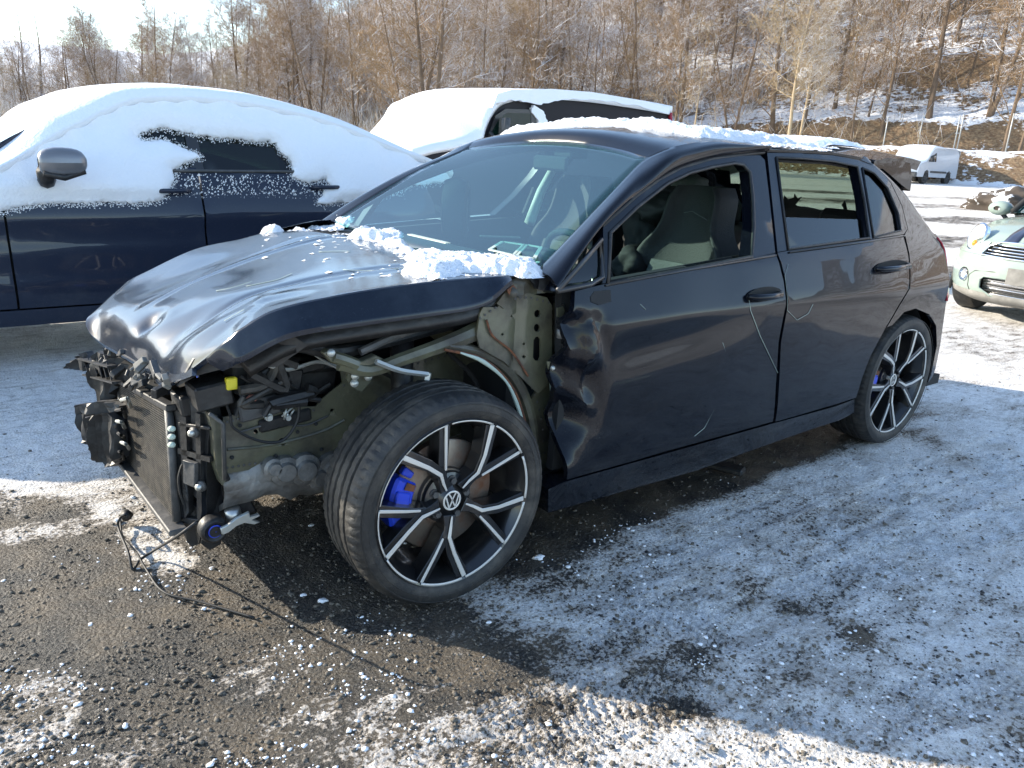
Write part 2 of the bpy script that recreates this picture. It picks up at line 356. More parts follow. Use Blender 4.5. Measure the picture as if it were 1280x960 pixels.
def snow_cover(x, y):
    """0 bare wet asphalt ... 1 packed snow; from where the snow lies in the lot"""
    d, a = polar(x, y)
    c = .80+.16*(fbm(x*.9, y*.9)-.5)*2
        # gravelly asphalt left foreground
    L = np.array([onz(*p)[:2] for p in [(-400, 560), (60, 600), (150, 625), (250, 700), (330, 760), (430, 800), (500, 815), (440, 860), (400, 900), (360, 1000), (300, 1300), (-900, 1300), (-900, 560)]])
    wob = .10*(fbm(x*3, y*3)-.5), .10*(fbm(x*3+40, y*3+9)-.5)
    near = np.zeros_like(x)
    for s in (-.12, -.06, 0, .06, .12):
        near = near+inpoly(x+wob[0]*3+s, y+wob[1]*3+s*.7, L)
    c = np.where(near > 0, c-(near/5)*(.54-.36*sstep(.52, .70, fbm(x*4+3, y*4, o=4))), c)
    # bare wet strip under the wrecked car and beside the sills
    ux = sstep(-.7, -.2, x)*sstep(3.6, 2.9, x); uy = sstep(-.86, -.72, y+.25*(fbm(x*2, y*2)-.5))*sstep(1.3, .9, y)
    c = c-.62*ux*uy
    c = c-blobs(x, y, [(560, 765, .12, .25), (660, 690, .14, .40), (720, 665, .16, .25), (905, 590, .14, .45), (800, 640, .12, .2), (850, 607, .12, .3), (1150, 545, .12, .25), (450, 760, .2, .3)])
    c = c+blobs(x, y, [(30, 575, .32, .42), (70, 600, .22, .35), (20, 470, .5, .25), (60, 545, .2, .2), (230, 705, .07, .5), (185, 690, .09, .5), (130, 640, .1, .25), (620, 660, .15, .1), (170, 665, .09, .35), (420, 940, .1, .1), (560, 900, .25, .12)])
    # slushy brown transition
    SL = np.array([onz(*p)[:2] for p in [(60, 900), (230, 840), (340, 790), (470, 800), (560, 815), (700, 850), (640, 900), (600, 960), (560, 1040), (0, 1040), (0, 930)]])
    ins = np.zeros_like(x)
    for s_ in (-.14, -.07, 0, .07, .14): ins = ins+inpoly(x+wob[0]*4+s_, y+wob[1]*4+s_*.6, SL)
    c = c+(ins/5)*(.585+.42*(fbm(x*7+1, y*7, o=5)-.5)*2-c)*.85
    c = c+blobs(x, y, [(345, 615, .06, .3), (385, 640, .07, .28), (360, 660, .05, .2), (120, 880, .10, .12), (30, 850, .06, .2), (100, 470, .3, .15), (20, 450, .5, .3), (60, 500, .3, .2)])
    c = c-blobs(x, y, [(480, 830, .22, .14), (560, 830, .2, .16), (640, 850, .12, .10)])
    c = c-blobs(x, y, [(870, 620+200, .05, .25), (1075, 795, .05, .5), (940, 735, .07, .2), (1180, 900, .04, .2), (1000, 760, .04, .2), (1270, 920, .1, .2), (875, 885, .05, .35), (830, 880, .05, .2)])
    # wheel tracks in the far lane
    lane = sstep(7.5, 9.5, x)
    tr = np.sin((x*.97+y*.25)*2.1+2*fbm(x*.3, y*.3))
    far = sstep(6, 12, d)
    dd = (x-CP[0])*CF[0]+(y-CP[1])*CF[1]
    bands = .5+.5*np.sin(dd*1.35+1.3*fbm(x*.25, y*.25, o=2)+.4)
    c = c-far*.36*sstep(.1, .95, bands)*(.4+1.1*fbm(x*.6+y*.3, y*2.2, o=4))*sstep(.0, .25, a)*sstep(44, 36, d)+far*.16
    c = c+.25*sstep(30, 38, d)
    return np.clip(c, 0, 1)
def track(x, y, p0, p1, w, pitch):                         # tread print between two points, returns depth 0..1
    a = onz(*p0)[:2]; b = onz(*p1)[:2]; t = b-a; L = np.linalg.norm(t); t = t/L; n = np.array([-t[1], t[0]])
    s = (x-a[0])*t[0]+(y-a[1])*t[1]; q = (x-a[0])*n[0]+(y-a[1])*n[1]+.02*np.sin(s*2)
    m = sstep(w, w*.8, np.abs(q))*sstep(-.05, .05, s)*sstep(L+.05, L-.05, s)
    rib = (np.sin(s*2*np.pi/pitch+np.abs(q)*60) > .0)*(np.abs(np.sin(q*2*np.pi/.05)) > .35)
    return m, m*rib
def near_relief(x, y, c):
    r = .010*(fbm(x*2.5, y*2.5, o=3)-.5)+.008*(fbm(x*14, y*14, o=3)-.5)*(.6+c)+.0045*(fbm(x*60, y*60, o=2)-.5)
    for p0, p1, w, pi in [((1290, 545), (1010, 665), .11, .03), ((880, 850), (560, 985), .10, .028), ((1000, 915), (690, 860), .09, .03), ((700, 985), (620, 860), .10, .028), ((900, 740), (720, 830), .09, .04), ((1290, 575), (1010, 720), .1, .03), ((1290, 640), (860, 800), .10, .035), ((1150, 880), (700, 720), .09, .03), ((1000, 620), (720, 760), .08, .03), ((1290, 850), (900, 960), .10, .03)]:
        m, k = track(x, y, p0, p1, w, pi); r = r-.006*m+.006*k*(c > .4)*sstep(.40, .58, fbm(x*4+2, y*4))
    return r
def make_ground():
    A = np.concatenate([np.radians(np.arange(-180, -46, 4.)), np.radians(np.arange(-46, 46, .24)), np.radians(np.arange(46, 180.1, 4.))])
    nr = 900; t = np.linspace(0, 1, nr)
    AA = A[:, None]+0*t[None]; D0 = toe(AA)
    R = 1.1*np.exp(t[None]*np.log(D0/1.1))
    R[:, 0] = .02
    th = AZ0-AA; x = CP[0]+R*np.cos(th); y = CP[1]+R*np.sin(th)
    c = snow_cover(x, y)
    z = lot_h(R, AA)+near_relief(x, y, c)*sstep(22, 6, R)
    thin = (np.arange(nr) % 1 == 0); P = np.stack([x, y, z], -1)
    V, F = grid_np(P)
    o = mk_np('ground', V, F, MG, {'cover': c.ravel()})
    tag(o, kind='structure')
    # hillside from the toe outward
    AH = np.concatenate([np.radians(np.arange(-180, -50, 5.)), np.radians(np.arange(-50, 50, .5)), np.radians(np.arange(50, 180.1, 5.))])
    s = np.concatenate([np.linspace(0, 30, 90), np.geomspace(31, 340, 60)])
    AA = AH[:, None]+0*s[None]; R = toe(AA)+s[None]-.02; th = AZ0-AA; x = CP[0]+R*np.cos(th); y = CP[1]+R*np.sin(th)
    z = hill_h(x, y)+.25*(fbm(x*1.2, y*1.2)-.5)*sstep(0, 2, s)[None]
    V, F = grid_np(np.stack([x, y, z], -1)); o = mk_np('hillside', V, F, MH, {}); tag(o, kind='structure')
def grid_np(P):
    a, b = P.shape[:2]; i = np.arange(a*b).reshape(a, b)
    return P.reshape(-1, 3), np.stack([i[:-1, :-1], i[:-1, 1:], i[1:, 1:], i[1:, :-1]], -1).reshape(-1, 4)
def mk_np(name, V, F, m, attrs, parent=None, smooth=True):
    me = bpy.data.meshes.new(name); V = np.asarray(V, np.float32); F = np.asarray(F, np.int32); k = F.shape[1]
    me.vertices.add(len(V)); me.vertices.foreach_set('co', V.ravel())
    me.loops.add(F.size); me.loops.foreach_set('vertex_index', F.ravel())
    me.polygons.add(len(F)); me.polygons.foreach_set('loop_start', np.arange(0, F.size, k, dtype=np.int32)); me.polygons.foreach_set('loop_total', np.full(len(F), k, np.int32))
    if smooth: me.polygons.foreach_set('use_smooth', np.ones(len(F), bool))
    me.update(calc_edges=True); me.validate()
    for n, a in attrs.items(): at = me.attributes.new(n, 'FLOAT', 'POINT'); at.data.foreach_set('value', np.asarray(a, np.float32))
    me.materials.append(m); o = bpy.data.objects.new(name, me); COL.objects.link(o)
    if parent is not None: o.parent = parent
    return o
def ground_material():
    m = bpy.data.materials.new('lot_surface'); m.use_nodes = True; t = m.node_tree; b = t.nodes['Principled BSDF']; N = t.nodes.new; L = t.links.new
    def noise(sc, det=6, ro=.6, vec=None):
        n = N('ShaderNodeTexNoise'); n.inputs['Scale'].default_value = sc; n.inputs['Detail'].default_value = det; n.inputs['Roughness'].default_value = ro
        L(vec or g.outputs['Position'], n.inputs['Vector']); return n.outputs[0]
    def mr(src, a, b_, c=0., d=1.):
        n = N('ShaderNodeMapRange'); L(src, n.inputs[0]); n.inputs[1].default_value = a; n.inputs[2].default_value = b_; n.inputs[3].default_value = c; n.inputs[4].default_value = d; return n.outputs[0]
    def math_(op, a, b_):
        n = N('ShaderNodeMath'); n.operation = op
        for i, v in enumerate((a, b_)):
            if isinstance(v, (int, float)): n.inputs[i].default_value = v
            else: L(v, n.inputs[i])
        return n.outputs[0]
    def mix(f, a, b_):
        n = N('ShaderNodeMix'); n.data_type = 'RGBA'; L(f, n.inputs[0])
        for i, v in ((6, a), (7, b_)):
            if isinstance(v, tuple): n.inputs[i].default_value = (*v, 1)
            else: L(v, n.inputs[i])
        return n.outputs[2]
    g = N('ShaderNodeNewGeometry'); at = N('ShaderNodeAttribute'); at.attribute_name = 'cover'; cov = at.outputs['Fac']
    mp = N('ShaderNodeMapping'); mp.inputs['Rotation'].default_value = (0, 0, .9); mp.inputs['Scale'].default_value = (.35, 1, 1); L(g.outputs['Position'], mp.inputs[0])
    big = noise(2.2, 8, .68); mid = noise(13, 8, .7, mp.outputs[0]); fin = noise(75, 8, .72); vf = noise(260, 3, .6)
    s = math_('ADD', math_('MULTIPLY', big, .24), math_('ADD', math_('MULTIPLY', mid, .32), math_('MULTIPLY', fin, .44)))
    s = math_('ADD', math_('MULTIPLY', math_('SUBTRACT', s, .5), 1.9), .5); s = math_('ADD', s, math_('MULTIPLY', math_('SUBTRACT', cov, .5), .62))
    sn = mr(s, .505, .56)
    stones = N('ShaderNodeTexVoronoi'); stones.inputs['Scale'].default_value = 95; L(g.outputs['Position'], stones.inputs['Vector'])
    aspc = mix(mr(stones.outputs['Distance'], .1, .5), (.055, .050, .042), (.012, .0115, .011))
    aspc = mix(mr(noise(5, 5), .42, .66), aspc, (.105, .080, .052))
    aspc = mix(mr(vf, .60, .70), aspc, (.24, .215, .18))
    snowc = mix(mr(noise(22, 9, .75), .40, .66), (.92, .90, .87), (.70, .67, .62))
    patch = mr(noise(1.6, 4, .6), .40, .62); spk = N('ShaderNodeMapRange'); L(noise(34, 10, .82, mp.outputs[0]), spk.inputs[0]); L(mr(patch, 0, 1, .60, .50), spk.inputs[1]); L(mr(patch, 0, 1, .64, .56), spk.inputs[2])
    snowc = mix(math_('MULTIPLY', spk.outputs[0], .65), snowc, (.30, .28, .26))
    snowc = mix(mr(fin, .58, .64), snowc, (.36, .33, .30))
    snowc = mix(math_('MULTIPLY', mr(noise(3.1, 6, .6), .54, .70), .45), snowc, (.42, .36, .29))
    snowc = mix(mr(s, .72, .54), snowc, (.36, .31, .255))
    sm = N('ShaderNodeMapping'); sm.inputs['Rotation'].default_value = (0, 0, -.12); sm.inputs['Scale'].default_value = (.10, 1, 1); L(g.outputs['Position'], sm.inputs[0])
    stk = noise(16, 7, .7, sm.outputs[0]); snowc = mix(math_('MULTIPLY', mr(stk, .55, .66), .5), snowc, (.34, .30, .26))
    fs = N('ShaderNodeMapRange'); L(noise(120, 6, .75), fs.inputs[0]); pn = noise(4.5, 5, .65); L(mr(pn, .35, .65, .66, .56), fs.inputs[1]); L(mr(pn, .35, .65, .70, .60), fs.inputs[2]); snowc = mix(math_('MULTIPLY', fs.outputs[0], .85), snowc, (.11, .10, .09))
    col = mix(sn, aspc, snowc); L(col, b.inputs['Base Color'])
    L(mr(sn, 0, 1, .42, .75), b.inputs['Roughness'])
    h = math_('ADD', math_('MULTIPLY', sn, .55), math_('ADD', math_('MULTIPLY', stones.outputs['Distance'], -.5), math_('MULTIPLY', fin, 1.3)))
    bp = N('ShaderNodeBump'); bp.inputs['Strength'].default_value = 1.0; bp.inputs['Distance'].default_value = .010; L(h, bp.inputs['Height']); L(bp.outputs[0], b.inputs['Normal'])
    return m
def hill_material():
    m = bpy.data.materials.new('snowy_leaf_litter'); m.use_nodes = True; t = m.node_tree; b = t.nodes['Principled BSDF']; N = t.nodes.new; L = t.links.new
    g = N('ShaderNodeNewGeometry'); mp = N('ShaderNodeMapping'); mp.inputs['Scale'].default_value = (1, 1, 2.2); L(g.outputs['Position'], mp.inputs[0])
    def noise(sc, det=8, ro=.65):
        n = N('ShaderNodeTexNoise'); n.inputs['Scale'].default_value = sc; n.inputs['Detail'].default_value = det; n.inputs['Roughness'].default_value = ro; L(mp.outputs[0], n.inputs['Vector']); return n.outputs[0]
    def mr(src, a, b_):
        n = N('ShaderNodeMapRange'); L(src, n.inputs[0]); n.inputs[1].default_value = a; n.inputs[2].default_value = b_; return n.outputs[0]
    sx = N('ShaderNodeSeparateXYZ'); L(g.outputs['Normal'], sx.inputs[0])
    n1 = noise(.45); n2 = noise(3.0)
    ad = N('ShaderNodeMath'); ad.operation = 'ADD'; L(n1, ad.inputs[0]); L(n2, ad.inputs[1])
    a2 = N('ShaderNodeMath'); a2.operation = 'MULTIPLY_ADD'; L(sx.outputs[2], a2.inputs[0]); a2.inputs[1].default_value = .8; L(ad.outputs[0], a2.inputs[2])
    f = mr(a2.outputs[0], 1.59, 1.67)
    c1 = N('ShaderNodeMix'); c1.data_type = 'RGBA'; c1.inputs[6].default_value = (.13, .075, .04, 1); c1.inputs[7].default_value = (.27, .19, .11, 1); L(mr(noise(6), .4, .6), c1.inputs[0])
    c2 = N('ShaderNodeMix'); c2.data_type = 'RGBA'; L(f, c2.inputs[0]); L(c1.outputs[2], c2.inputs[6]); c2.inputs[7].default_value = (.80, .81, .84, 1)
    L(c2.outputs[2], b.inputs['Base Color']); b.inputs['Roughness'].default_value = .8
    bp = N('ShaderNodeBump'); bp.inputs['Strength'].default_value = .8; bp.inputs['Distance'].default_value = .25; L(n2, bp.inputs['Height']); L(bp.outputs[0], b.inputs['Normal'])
    return m
MG = ground_material(); MH = hill_material()
make_ground()
#PART_CAR
# ================================================================== the wrecked hatchback
def S0(x, z):
    pl = .895
    if x > 2.3: pl -= .10*((x-2.3)/1.1)**2
    if x < 0: pl -= .25*(x/.8)**2
    if z < .35: pl -= .03*((.35-z)/.15)**2
    if z > .80:                                            # shoulder rolls inward, then the glasshouse leans in
        pl -= .060*min(1, (z-.80)/.15)
    if z > .95: pl -= .60*(z-.95)
    return -pl
def mirrorx(P): return np.asarray(P)*np.array([1, -1, 1])
car = empty('wrecked_hatchback', (1.2, 0, 0), 0, 'black hatchback with its front end torn off and snow on its roof', 'car')
car.location = (0, 0, 0)
def crumple(P):                                            # the crushed leading edge of the near front door
    P = P.copy(); x, z = P[:, 0], P[:, 2]
    w = sstep(.62, .45, x+.16*(z < .8)*0+.10*np.abs(z-.66))*sstep(.86, .80, z)*sstep(.34, .5, z)
    n = fbm(x*7+z*3, z*4.2, o=2)-.5; n2 = np.abs(fbm(x*9+5, z*6+3, o=2)-.5)
    P[:, 1] += w*(.030+.16*n+.22*n2+.006*np.sin(z*38+x*30)); P[:, 0] += w*.02*(fbm(z*20, z*0+3)-.5)
    # long shallow dents across the door
    P[:, 1] += .012*np.exp(-((z-.72-.10*(x-.9))/.05)**2)*sstep(1.5, .8, x)*sstep(.5, .7, x)
    P[:, 1] += .010*(fbm(x*2.5, z*3.5, o=2)-.5)
    return P
def gentle(P): P = P.copy(); P[:, 1] += .008*(fbm(P[:, 0]*2.2+3, P[:, 2]*3, o=2)-.5); return P
DOOR_F = [(718, 364), (755, 355), (860, 335), (969, 317), (980, 352), (981, 390), (974, 428), (969, 505), (966, 527), (840, 562), (709.5, 600), (710.5, 570), (714, 520), (710, 480), (714, 462), (718, 440), (716, 409)]
WIN_F = [(759.7, 355), (762.5, 291), (796, 259), (833.8, 229.4), (862, 216), (890, 208.8), (918, 204), (929, 206), (937, 216), (940.6, 246), (941.6, 284), (938.8, 321)]
FRAME_F = [(753, 354.5), (754, 284), (796, 246.5), (824, 226), (852, 211), (890, 199.8), (927, 194.7), (950, 194), (956, 200), (962, 250), (969, 316), (939, 322), (860, 335.5)]
DOOR_R = [(972, 316), (986, 313.5), (1086, 300), (1129, 293.5), (1136.5, 330), (1136.5, 360), (1122, 383), (1106, 410), (1088, 445), (1077, 474), (1070, 497), (1045, 505), (969, 527), (972, 505), (977, 428), (984, 390), (983, 352)]
WIN_R = [(970, 197), (1000, 198), (1040, 201.5), (1071, 208), (1080, 250), (1086, 297.5), (985, 311.5)]
WIN_Q = [(1077.5, 210), (1092, 216), (1109, 235), (1122, 266), (1125.5, 288), (1091.5, 296.5), (1085, 255)]
FRAME_R = [(959, 191), (1000, 191.5), (1040, 194), (1072, 200), (1094, 208), (1113, 228), (1127, 257), (1134.5, 286), (1130, 292.5), (1086, 299), (986, 312.5), (972, 315)]
QUART = [(1131.5, 293), (1135.5, 286), (1128, 257), (1114, 228), (1095, 207.5), (1074, 199), (1082, 196), (1110, 221), (1135, 249), (1160, 285), (1180, 312), (1183, 370), (1181, 387), (1175, 432), (1166, 470), (1160, 478), (1166, 457), (1171, 432), (1170, 407), (1162, 393), (1145, 385.6), (1130, 390), (1115, 406), (1108, 409), (1123, 384), (1138, 360), (1138, 330)]
WINF2 = [(760.5, 354.3)]+WIN_F[1:]
for mir in (False, True):
    fd = panel('front_door', DOOR_F, S0, M['paint'], car, step=.014 if not mir else .06, th=.02, mirror=mir, fn=None if mir else crumple, label='dented front door with a crushed leading edge' if not mir else None)
    panel('door_frame', FRAME_F, S0, M['paint'], car, holes=[[(762, 353.5)]+WIN_F[1:-1]+[(937.5, 321)]], step=.05, th=.05, mirror=mir)
    rd = panel('rear_door', DOOR_R, S0, M['paint'], car, step=.035, th=.02, mirror=mir, fn=gentle)
    panel('window_frame', FRAME_R, S0, M['paint'], car, holes=[WIN_R, WIN_Q], step=.06, th=.045, mirror=mir)
    panel('quarter_window', [(u+(1 if u < 1100 else -1)*-.8, v) for u, v in WIN_Q], S0, M['glassd'], car, step=.1, th=.004, off=.012, mirror=mir)
    qp = panel('rear_quarter_panel', QUART, S0, M['paint'], car, step=.04, th=.02, mirror=mir, fn=gentle)
    panel('sill', [(704, 603), (840, 565), (966, 529.5), (1045, 508), (1068, 499), (1066, 515), (1047, 524), (1004, 538), (927, 565), (870, 586), (760, 617), (682, 639), (686, 612)], S0, M['sillp'], car, step=.05, th=.08, off=.0, mirror=mir, fn=lambda P: P+np.stack([0*P[:, 0], .022*np.exp(-((P[:, 2]-.272)/.012)**2)-.012*sstep(.25, .22, P[:, 2]), 0*P[:, 0]], -1))
    panel('rear_window_glass', [(979, 272), (1082, 275), (1086, 298), (985, 312)], S0, M['win'], car, step=.15, th=.004, off=.02, mirror=mir)
    # dark inner trim behind the outer skins
    panel('door_card', [(722, 366), (969, 320), (1084, 302), (1128, 296), (1120, 380), (1070, 495), (709, 598)], S0, M['dark'], car, step=.2, th=.03, off=.075, mirror=mir)
# window channel lips round the openings (rubber seals)
def loop3(px, off=0.): return [np.array([p[0], S0(p[0], p[2])+off, p[2]]) for p in [hit(u, v, S0) for u, v in px]]
for px, r in ((WIN_F, .007), (WIN_R, .006), (WIN_Q, .005)):
    q = loop3(px, -.002); MB().tube(q+[q[0]], r, 6).build('window_seal', M['plast'], car)
MB().tube(loop3([(756, 356.5), (860, 337), (969, 319)], -.004), .004, 5).build('belt_moulding', M['frame'], car)
MB().tube(loop3([(986, 315), (1086, 301.5), (1130, 294.5)], -.004), .004, 5).build('belt_moulding', M['frame'], car)
MB().tube(loop3([(754, 283), (796, 245.5), (824, 225), (852, 210), (890, 198.8), (927, 193.8), (956, 190.5)], .004), .007, 6).build('door_seal', M['rubber'], car)
# rear corner, hatch and bumper skin
zs = [hit(u, v, S0) for u, v in [(1082, 196), (1110, 221), (1135, 249), (1160, 285), (1180, 312), (1183, 370), (1181, 387), (1175, 432), (1166, 470)]]
rows = []
for p in zs:
    x, y, z = p; xr = np.interp(z, [.2, .35, .6, .8, .95, 1.1, 1.3, 1.4], [3.33, 3.40, 3.42, 3.36, 3.31, 3.22, 3.00, 2.92])
    y2 = min(.66, abs(y)-.08); x1 = min(x+.34, xr-.05)
    half = [(x, y, z), (x1, -(abs(y)-.155), z), (xr-.03, -y2*.72, z), (xr, -.25, z)]
    rows.append(half+[(xr+.005, 0, z)]+[(a, -b, c) for a, b, c in half[::-1]])
G = net(rows, 4); Vg, Fg = grid(G); gl = [all(abs(Vg[i][1]) < .56 and 1.02 < Vg[i][2] < 1.345 for i in f) for f in Fg]
for nm, ff, m, t in (('tailgate', [f for f, g in zip(Fg, gl) if not g], M['paint'], .03), ('rear_screen', [f for f, g in zip(Fg, gl) if g], M['win'], .004)):
    V, F = thick(Vg, ff, np.array([-t, 0, 0])); fixn(mk(nm, V, F, m, car, smooth=2))
tl = []
for i in range(14, 22): tl.append([G[i][j]+np.array([.004, -.006, 0]) for j in range(0, 6)])
V, F = shell(tl, np.array([-.008, .006, 0])); fixn(mk('tail_lamp', V, F, M['tail'], car))
V, F = shell(mirrorx(tl), np.array([-.008, -.006, 0])); fixn(mk('tail_lamp', V, F, M['tail'], car))
# roof and cant rails
railpx = [(808, 197), (838, 184.5), (870, 178), (900, 175), (935, 179.5), (975, 185), (1010, 188), (1040, 190), (1080, 198)]
rail = [hit(u, v, S0) for u, v in railpx]
rail[0] = np.array([1.03, -.56, 1.304])
rows = []
for i, p in enumerate(rail):
    c = .050 if i > 0 else .044
    ex = .06 if i == 0 else (.02 if i == 1 else 0)
    rows.append([(p[0]+ex*(1-(t)**2), t*abs(p[1]), p[2]+c*(1-t*t)) for t in (-1, -.8, -.4, 0, .4, .8, 1)])
rows.append([(2.92, t*.56, 1.335+.03*(1-t*t)) for t in (-1, -.8, -.4, 0, .4, .8, 1)])
ROOF = net(rows, 4); V, F = shell(ROOF, np.array([0, 0, -.02])); fixn(mk('roof', V, F, M['paint'], car, smooth=2))
def roof_z(x, y):
    xs = np.array([r[0][0] for r in rows]); zr = np.array([r[0][2] for r in rows]); yr = np.array([abs(r[0][1]) for r in rows])
    zz = np.interp(x, xs, zr); yy = np.interp(x, xs, yr); return zz+.05*(1-np.clip(y/yy, -1, 1)**2)
wsn = [np.array(p) for p in [(.422, -.72, .955), (.60, -.685, 1.068), (.81, -.63, 1.195), (1.03, -.56, 1.304)]]
wsc = [np.array(p) for p in [(.395, 0, .925), (.62, 0, 1.06), (.86, 0, 1.215), (1.095, 0, 1.352)]]
def arc(a, c): return [(c[0]+(a[0]-c[0])*t*t, t*abs(a[1]), c[2]+(a[2]-c[2])*t*t) for t in (-1, -.66, -.33, 0, .33, .66, 1)]
WS = net([arc(a, c) for a, c in zip(wsn, wsc)], 5)
V, F = shell(WS, np.array([.004, 0, -.004])); fixn(mk('windscreen', V, F, M['ws'], car))
# pillar skins from windscreen edge to door frame
pa = [(672, 335), (700, 300), (740, 262), (775, 228), (808, 197), (838, 184.5), (870, 178), (900, 175), (935, 179.5), (958, 183)]
pb = [(697, 363), (727, 318), (753.5, 283), (780, 257), (796, 245), (824, 224.5), (852, 209.5), (890, 198), (927, 193), (958, 190)]
A = [wsn[0], None, None, None, wsn[3]]+[hit(u, v, S0) for u, v in pa[5:]]
for k, t in ((1, .25), (2, .5), (3, .76)): A[k] = crom(wsn, [t*3])[0]
B = [hit(u, v, S0) for u, v in pb]
rows = []
for a, b in zip(A, B):
    a = np.array(a); b = np.array(b); m = (a+b)/2+np.array([-.01, -.028, .012]); rows.append([a, m, b, b+np.array([0, .06, -.01])])
Gp = net(rows, 4)
for s in (1, -1):
    V, F = shell(Gp*np.array([1, s, 1]), np.array([.01, .02*s, -.01])); fixn(mk('windscreen_pillar', V, F, M['paint'], car, smooth=2, ang=50))
# little triangular quarter light ahead of the door
panel('quarter_light', [(703, 357), (749, 303), (750, 345), (737, 352)], S0, M['glassd'], car, th=.004, off=.01)
q = loop3([(697, 364), (752, 300), (753, 347), (738, 356), (697, 364)], 0); MB().tube(q, .009, 6).build('quarter_light_frame', M['frame'], car)
# rear roof section beside the rear doors
ra = [hit(u, v, S0) for u, v in [(958, 183), (975, 185), (1010, 188), (1040, 190), (1080, 198)]]; rb = [hit(u, v, S0) for u, v in [(958, 190), (975, 190.5), (1010, 191.5), (1040, 193.5), (1074, 199)]]
for s in (1, -1):
    V, F = shell(net([[a, (a+b)/2+np.array([0, -.006, .004]), b] for a, b in zip(ra, rb)], 4)*np.array([1, s, 1]), np.array([0, .03*s, -.01])); fixn(mk('roof_rail', V, F, M['paint'], car, smooth=2))
# spoiler
sp = [[(2.55, t*.60, 1.352+.045*(1-t*t)), (2.85, t*.60, 1.372+.05*(1-t*t)), (3.03, t*.585, 1.362+.06*(1-t*t))] for t in (-1, -.7, -.3, 0, .3, .7, 1)]
V, F = shell(net(sp, 3), np.array([-.03, 0, -.045])); fixn(mk('roof_spoiler', V, F, M['paint'], car, smooth=2))
plate('spoiler_end', [(1092, 202), (1110, 197), (1138, 204), (1140, 222), (1138, 239), (1128, 232), (1112, 218)], -.60, M['paint'], car, th=.05, bevel=.004)
for s in (-1,):
    MB().prism([(2.72, -.60*s, 1.355), (3.06, -.59*s, 1.360), (3.10, -.58*s, 1.25), (2.98, -.60*s, 1.22)], (0, .03*s, 0)).build('spoiler_end', M['paint'], car, smooth=False, bevel=.006)
# door handles in recessed cups
for hp, uw in (((955, 369), 22), ((1114, 334), 21)):
    u, v = hp
    c = np.array(hit(u, v, S0)); a = np.array(hit(u-uw, v+2, S0)); b = np.array(hit(u+uw, v-3, S0)); e = (b-a)/np.linalg.norm(b-a)
    cup = MB(); n = 20; pts = []
    for i in range(n):
        th = 2*math.pi*i/n; pts.append(c+e*(np.linalg.norm(b-a)*.5*math.cos(th))+np.array([0, 0, .032*math.sin(th)])+np.array([0, -.004, 0]))
    h = cup.prism(pts, (0, .004, 0)).build('handle_recess', M['dark'], car, smooth=False)
    hd = MB().tube([a+(0, -.006, .0), a+e*.03+(0, -.03, 0), c+(0, -.034, 0), b-e*.05+(0, -.03, 0), b-e*.035+(0, -.006, 0)], [.010, .012, .013, .012, .010], 8).build('door_handle', M['paint'], car)
    MB().cyl(b-e*.012+(0, -.010, 0), b-e*.012+(0, .0, 0), .012, 14).build('lock_cylinder', M['plast2'], car)
# missing mirror: black socket with two broken stubs
c = hit(750, 372, S0)
MB().prism(loop3([(737, 371), (742, 364), (762, 362), (763, 377), (748, 381), (738, 377)], -.004), (0, .006, 0)).build('mirror_socket', M['dark'], car, smooth=False)
# scratches in the paint
def scratch(px, r=.0011): MB().tube(loop3(px, -.0012), r, 3).build('scratch', M['trim'], car)
scratch([(903, 428), (910, 450), (908, 475), (893, 510), (880, 535), (868, 545)], .0012); scratch([(935, 368), (938, 388), (950, 420), (972, 466)], .0012)
scratch([(985, 330), (981, 345), (984, 370), (984, 388), (996, 400), (1010, 392), (1016, 380)], .0009); scratch([(800, 380), (807, 387)], .001); scratch([(893, 460), (893, 500)], .0007)
# ------------------------------------------------------------------ bonnet, buckled at the near front corner
HN = [[(-.50, .66, .69), (-.635, .5, .645), (-.625, .37, .60), (-.61, .22, .60), (-.595, .05, .605), (-.58, -.12, .605), (-.585, -.28, .61), (-.575, -.40, .65), (-.525, -.52, .735), (-.50, -.56, .72)],
      [(-.46, .68, .735), (-.545, .55, .70), (-.56, .40, .698), (-.56, .25, .70), (-.558, .10, .702), (-.552, -.05, .706), (-.545, -.20, .712), (-.53, -.40, .735), (-.485, -.57, .79), (-.465, -.62, .755)],
      [(-.375, .69, .775), (-.39, .55, .765), (-.395, .40, .765), (-.39, .25, .785), (-.39, .10, .80), (-.385, -.05, .815), (-.38, -.22, .83), (-.38, -.40, .843), (-.385, -.62, .868), (-.36, -.68, .822)],
      [(-.19, .70, .852), (-.2, .56, .845), (-.2, .4, .84), (-.2, .25, .85), (-.2, .1, .86), (-.2, -.05, .872), (-.2, -.22, .884), (-.2, -.42, .895), (-.22, -.68, .912), (-.19, -.735, .85)],
      [(0, .705, .888), (0, .57, .89), (0, .4, .893), (0, .25, .90), (0, .1, .908), (0, -.05, .915), (0, -.22, .922), (0, -.45, .93), (-.02, -.725, .938), (0, -.775, .868)],
      [(.10, .71, .91), (.14, .58, .922), (.16, .4, .928), (.17, .25, .93), (.17, .1, .933), (.17, -.05, .936), (.17, -.22, .94), (.17, -.46, .943), (.16, -.738, .946), (.17, -.785, .885)],
      [(.14, .71, .915), (.22, .6, .93), (.27, .4, .936), (.29, .25, .938), (.30, .1, .94), (.31, -.05, .942), (.32, -.22, .944), (.32, -.46, .947), (.295, -.74, .948), (.275, -.782, .942)]]
HN = [r[:8]+[tuple(np.array(r[8])*.88+np.array(r[7])*.12)]+[r[8]]+[tuple(np.array(r[8])*.8+np.array(r[9])*.2+np.array([0, -.004, 0]))]+[r[9]] for r in HN]
H = net(HN, 12)
hx, hy = H[..., 0], H[..., 1]
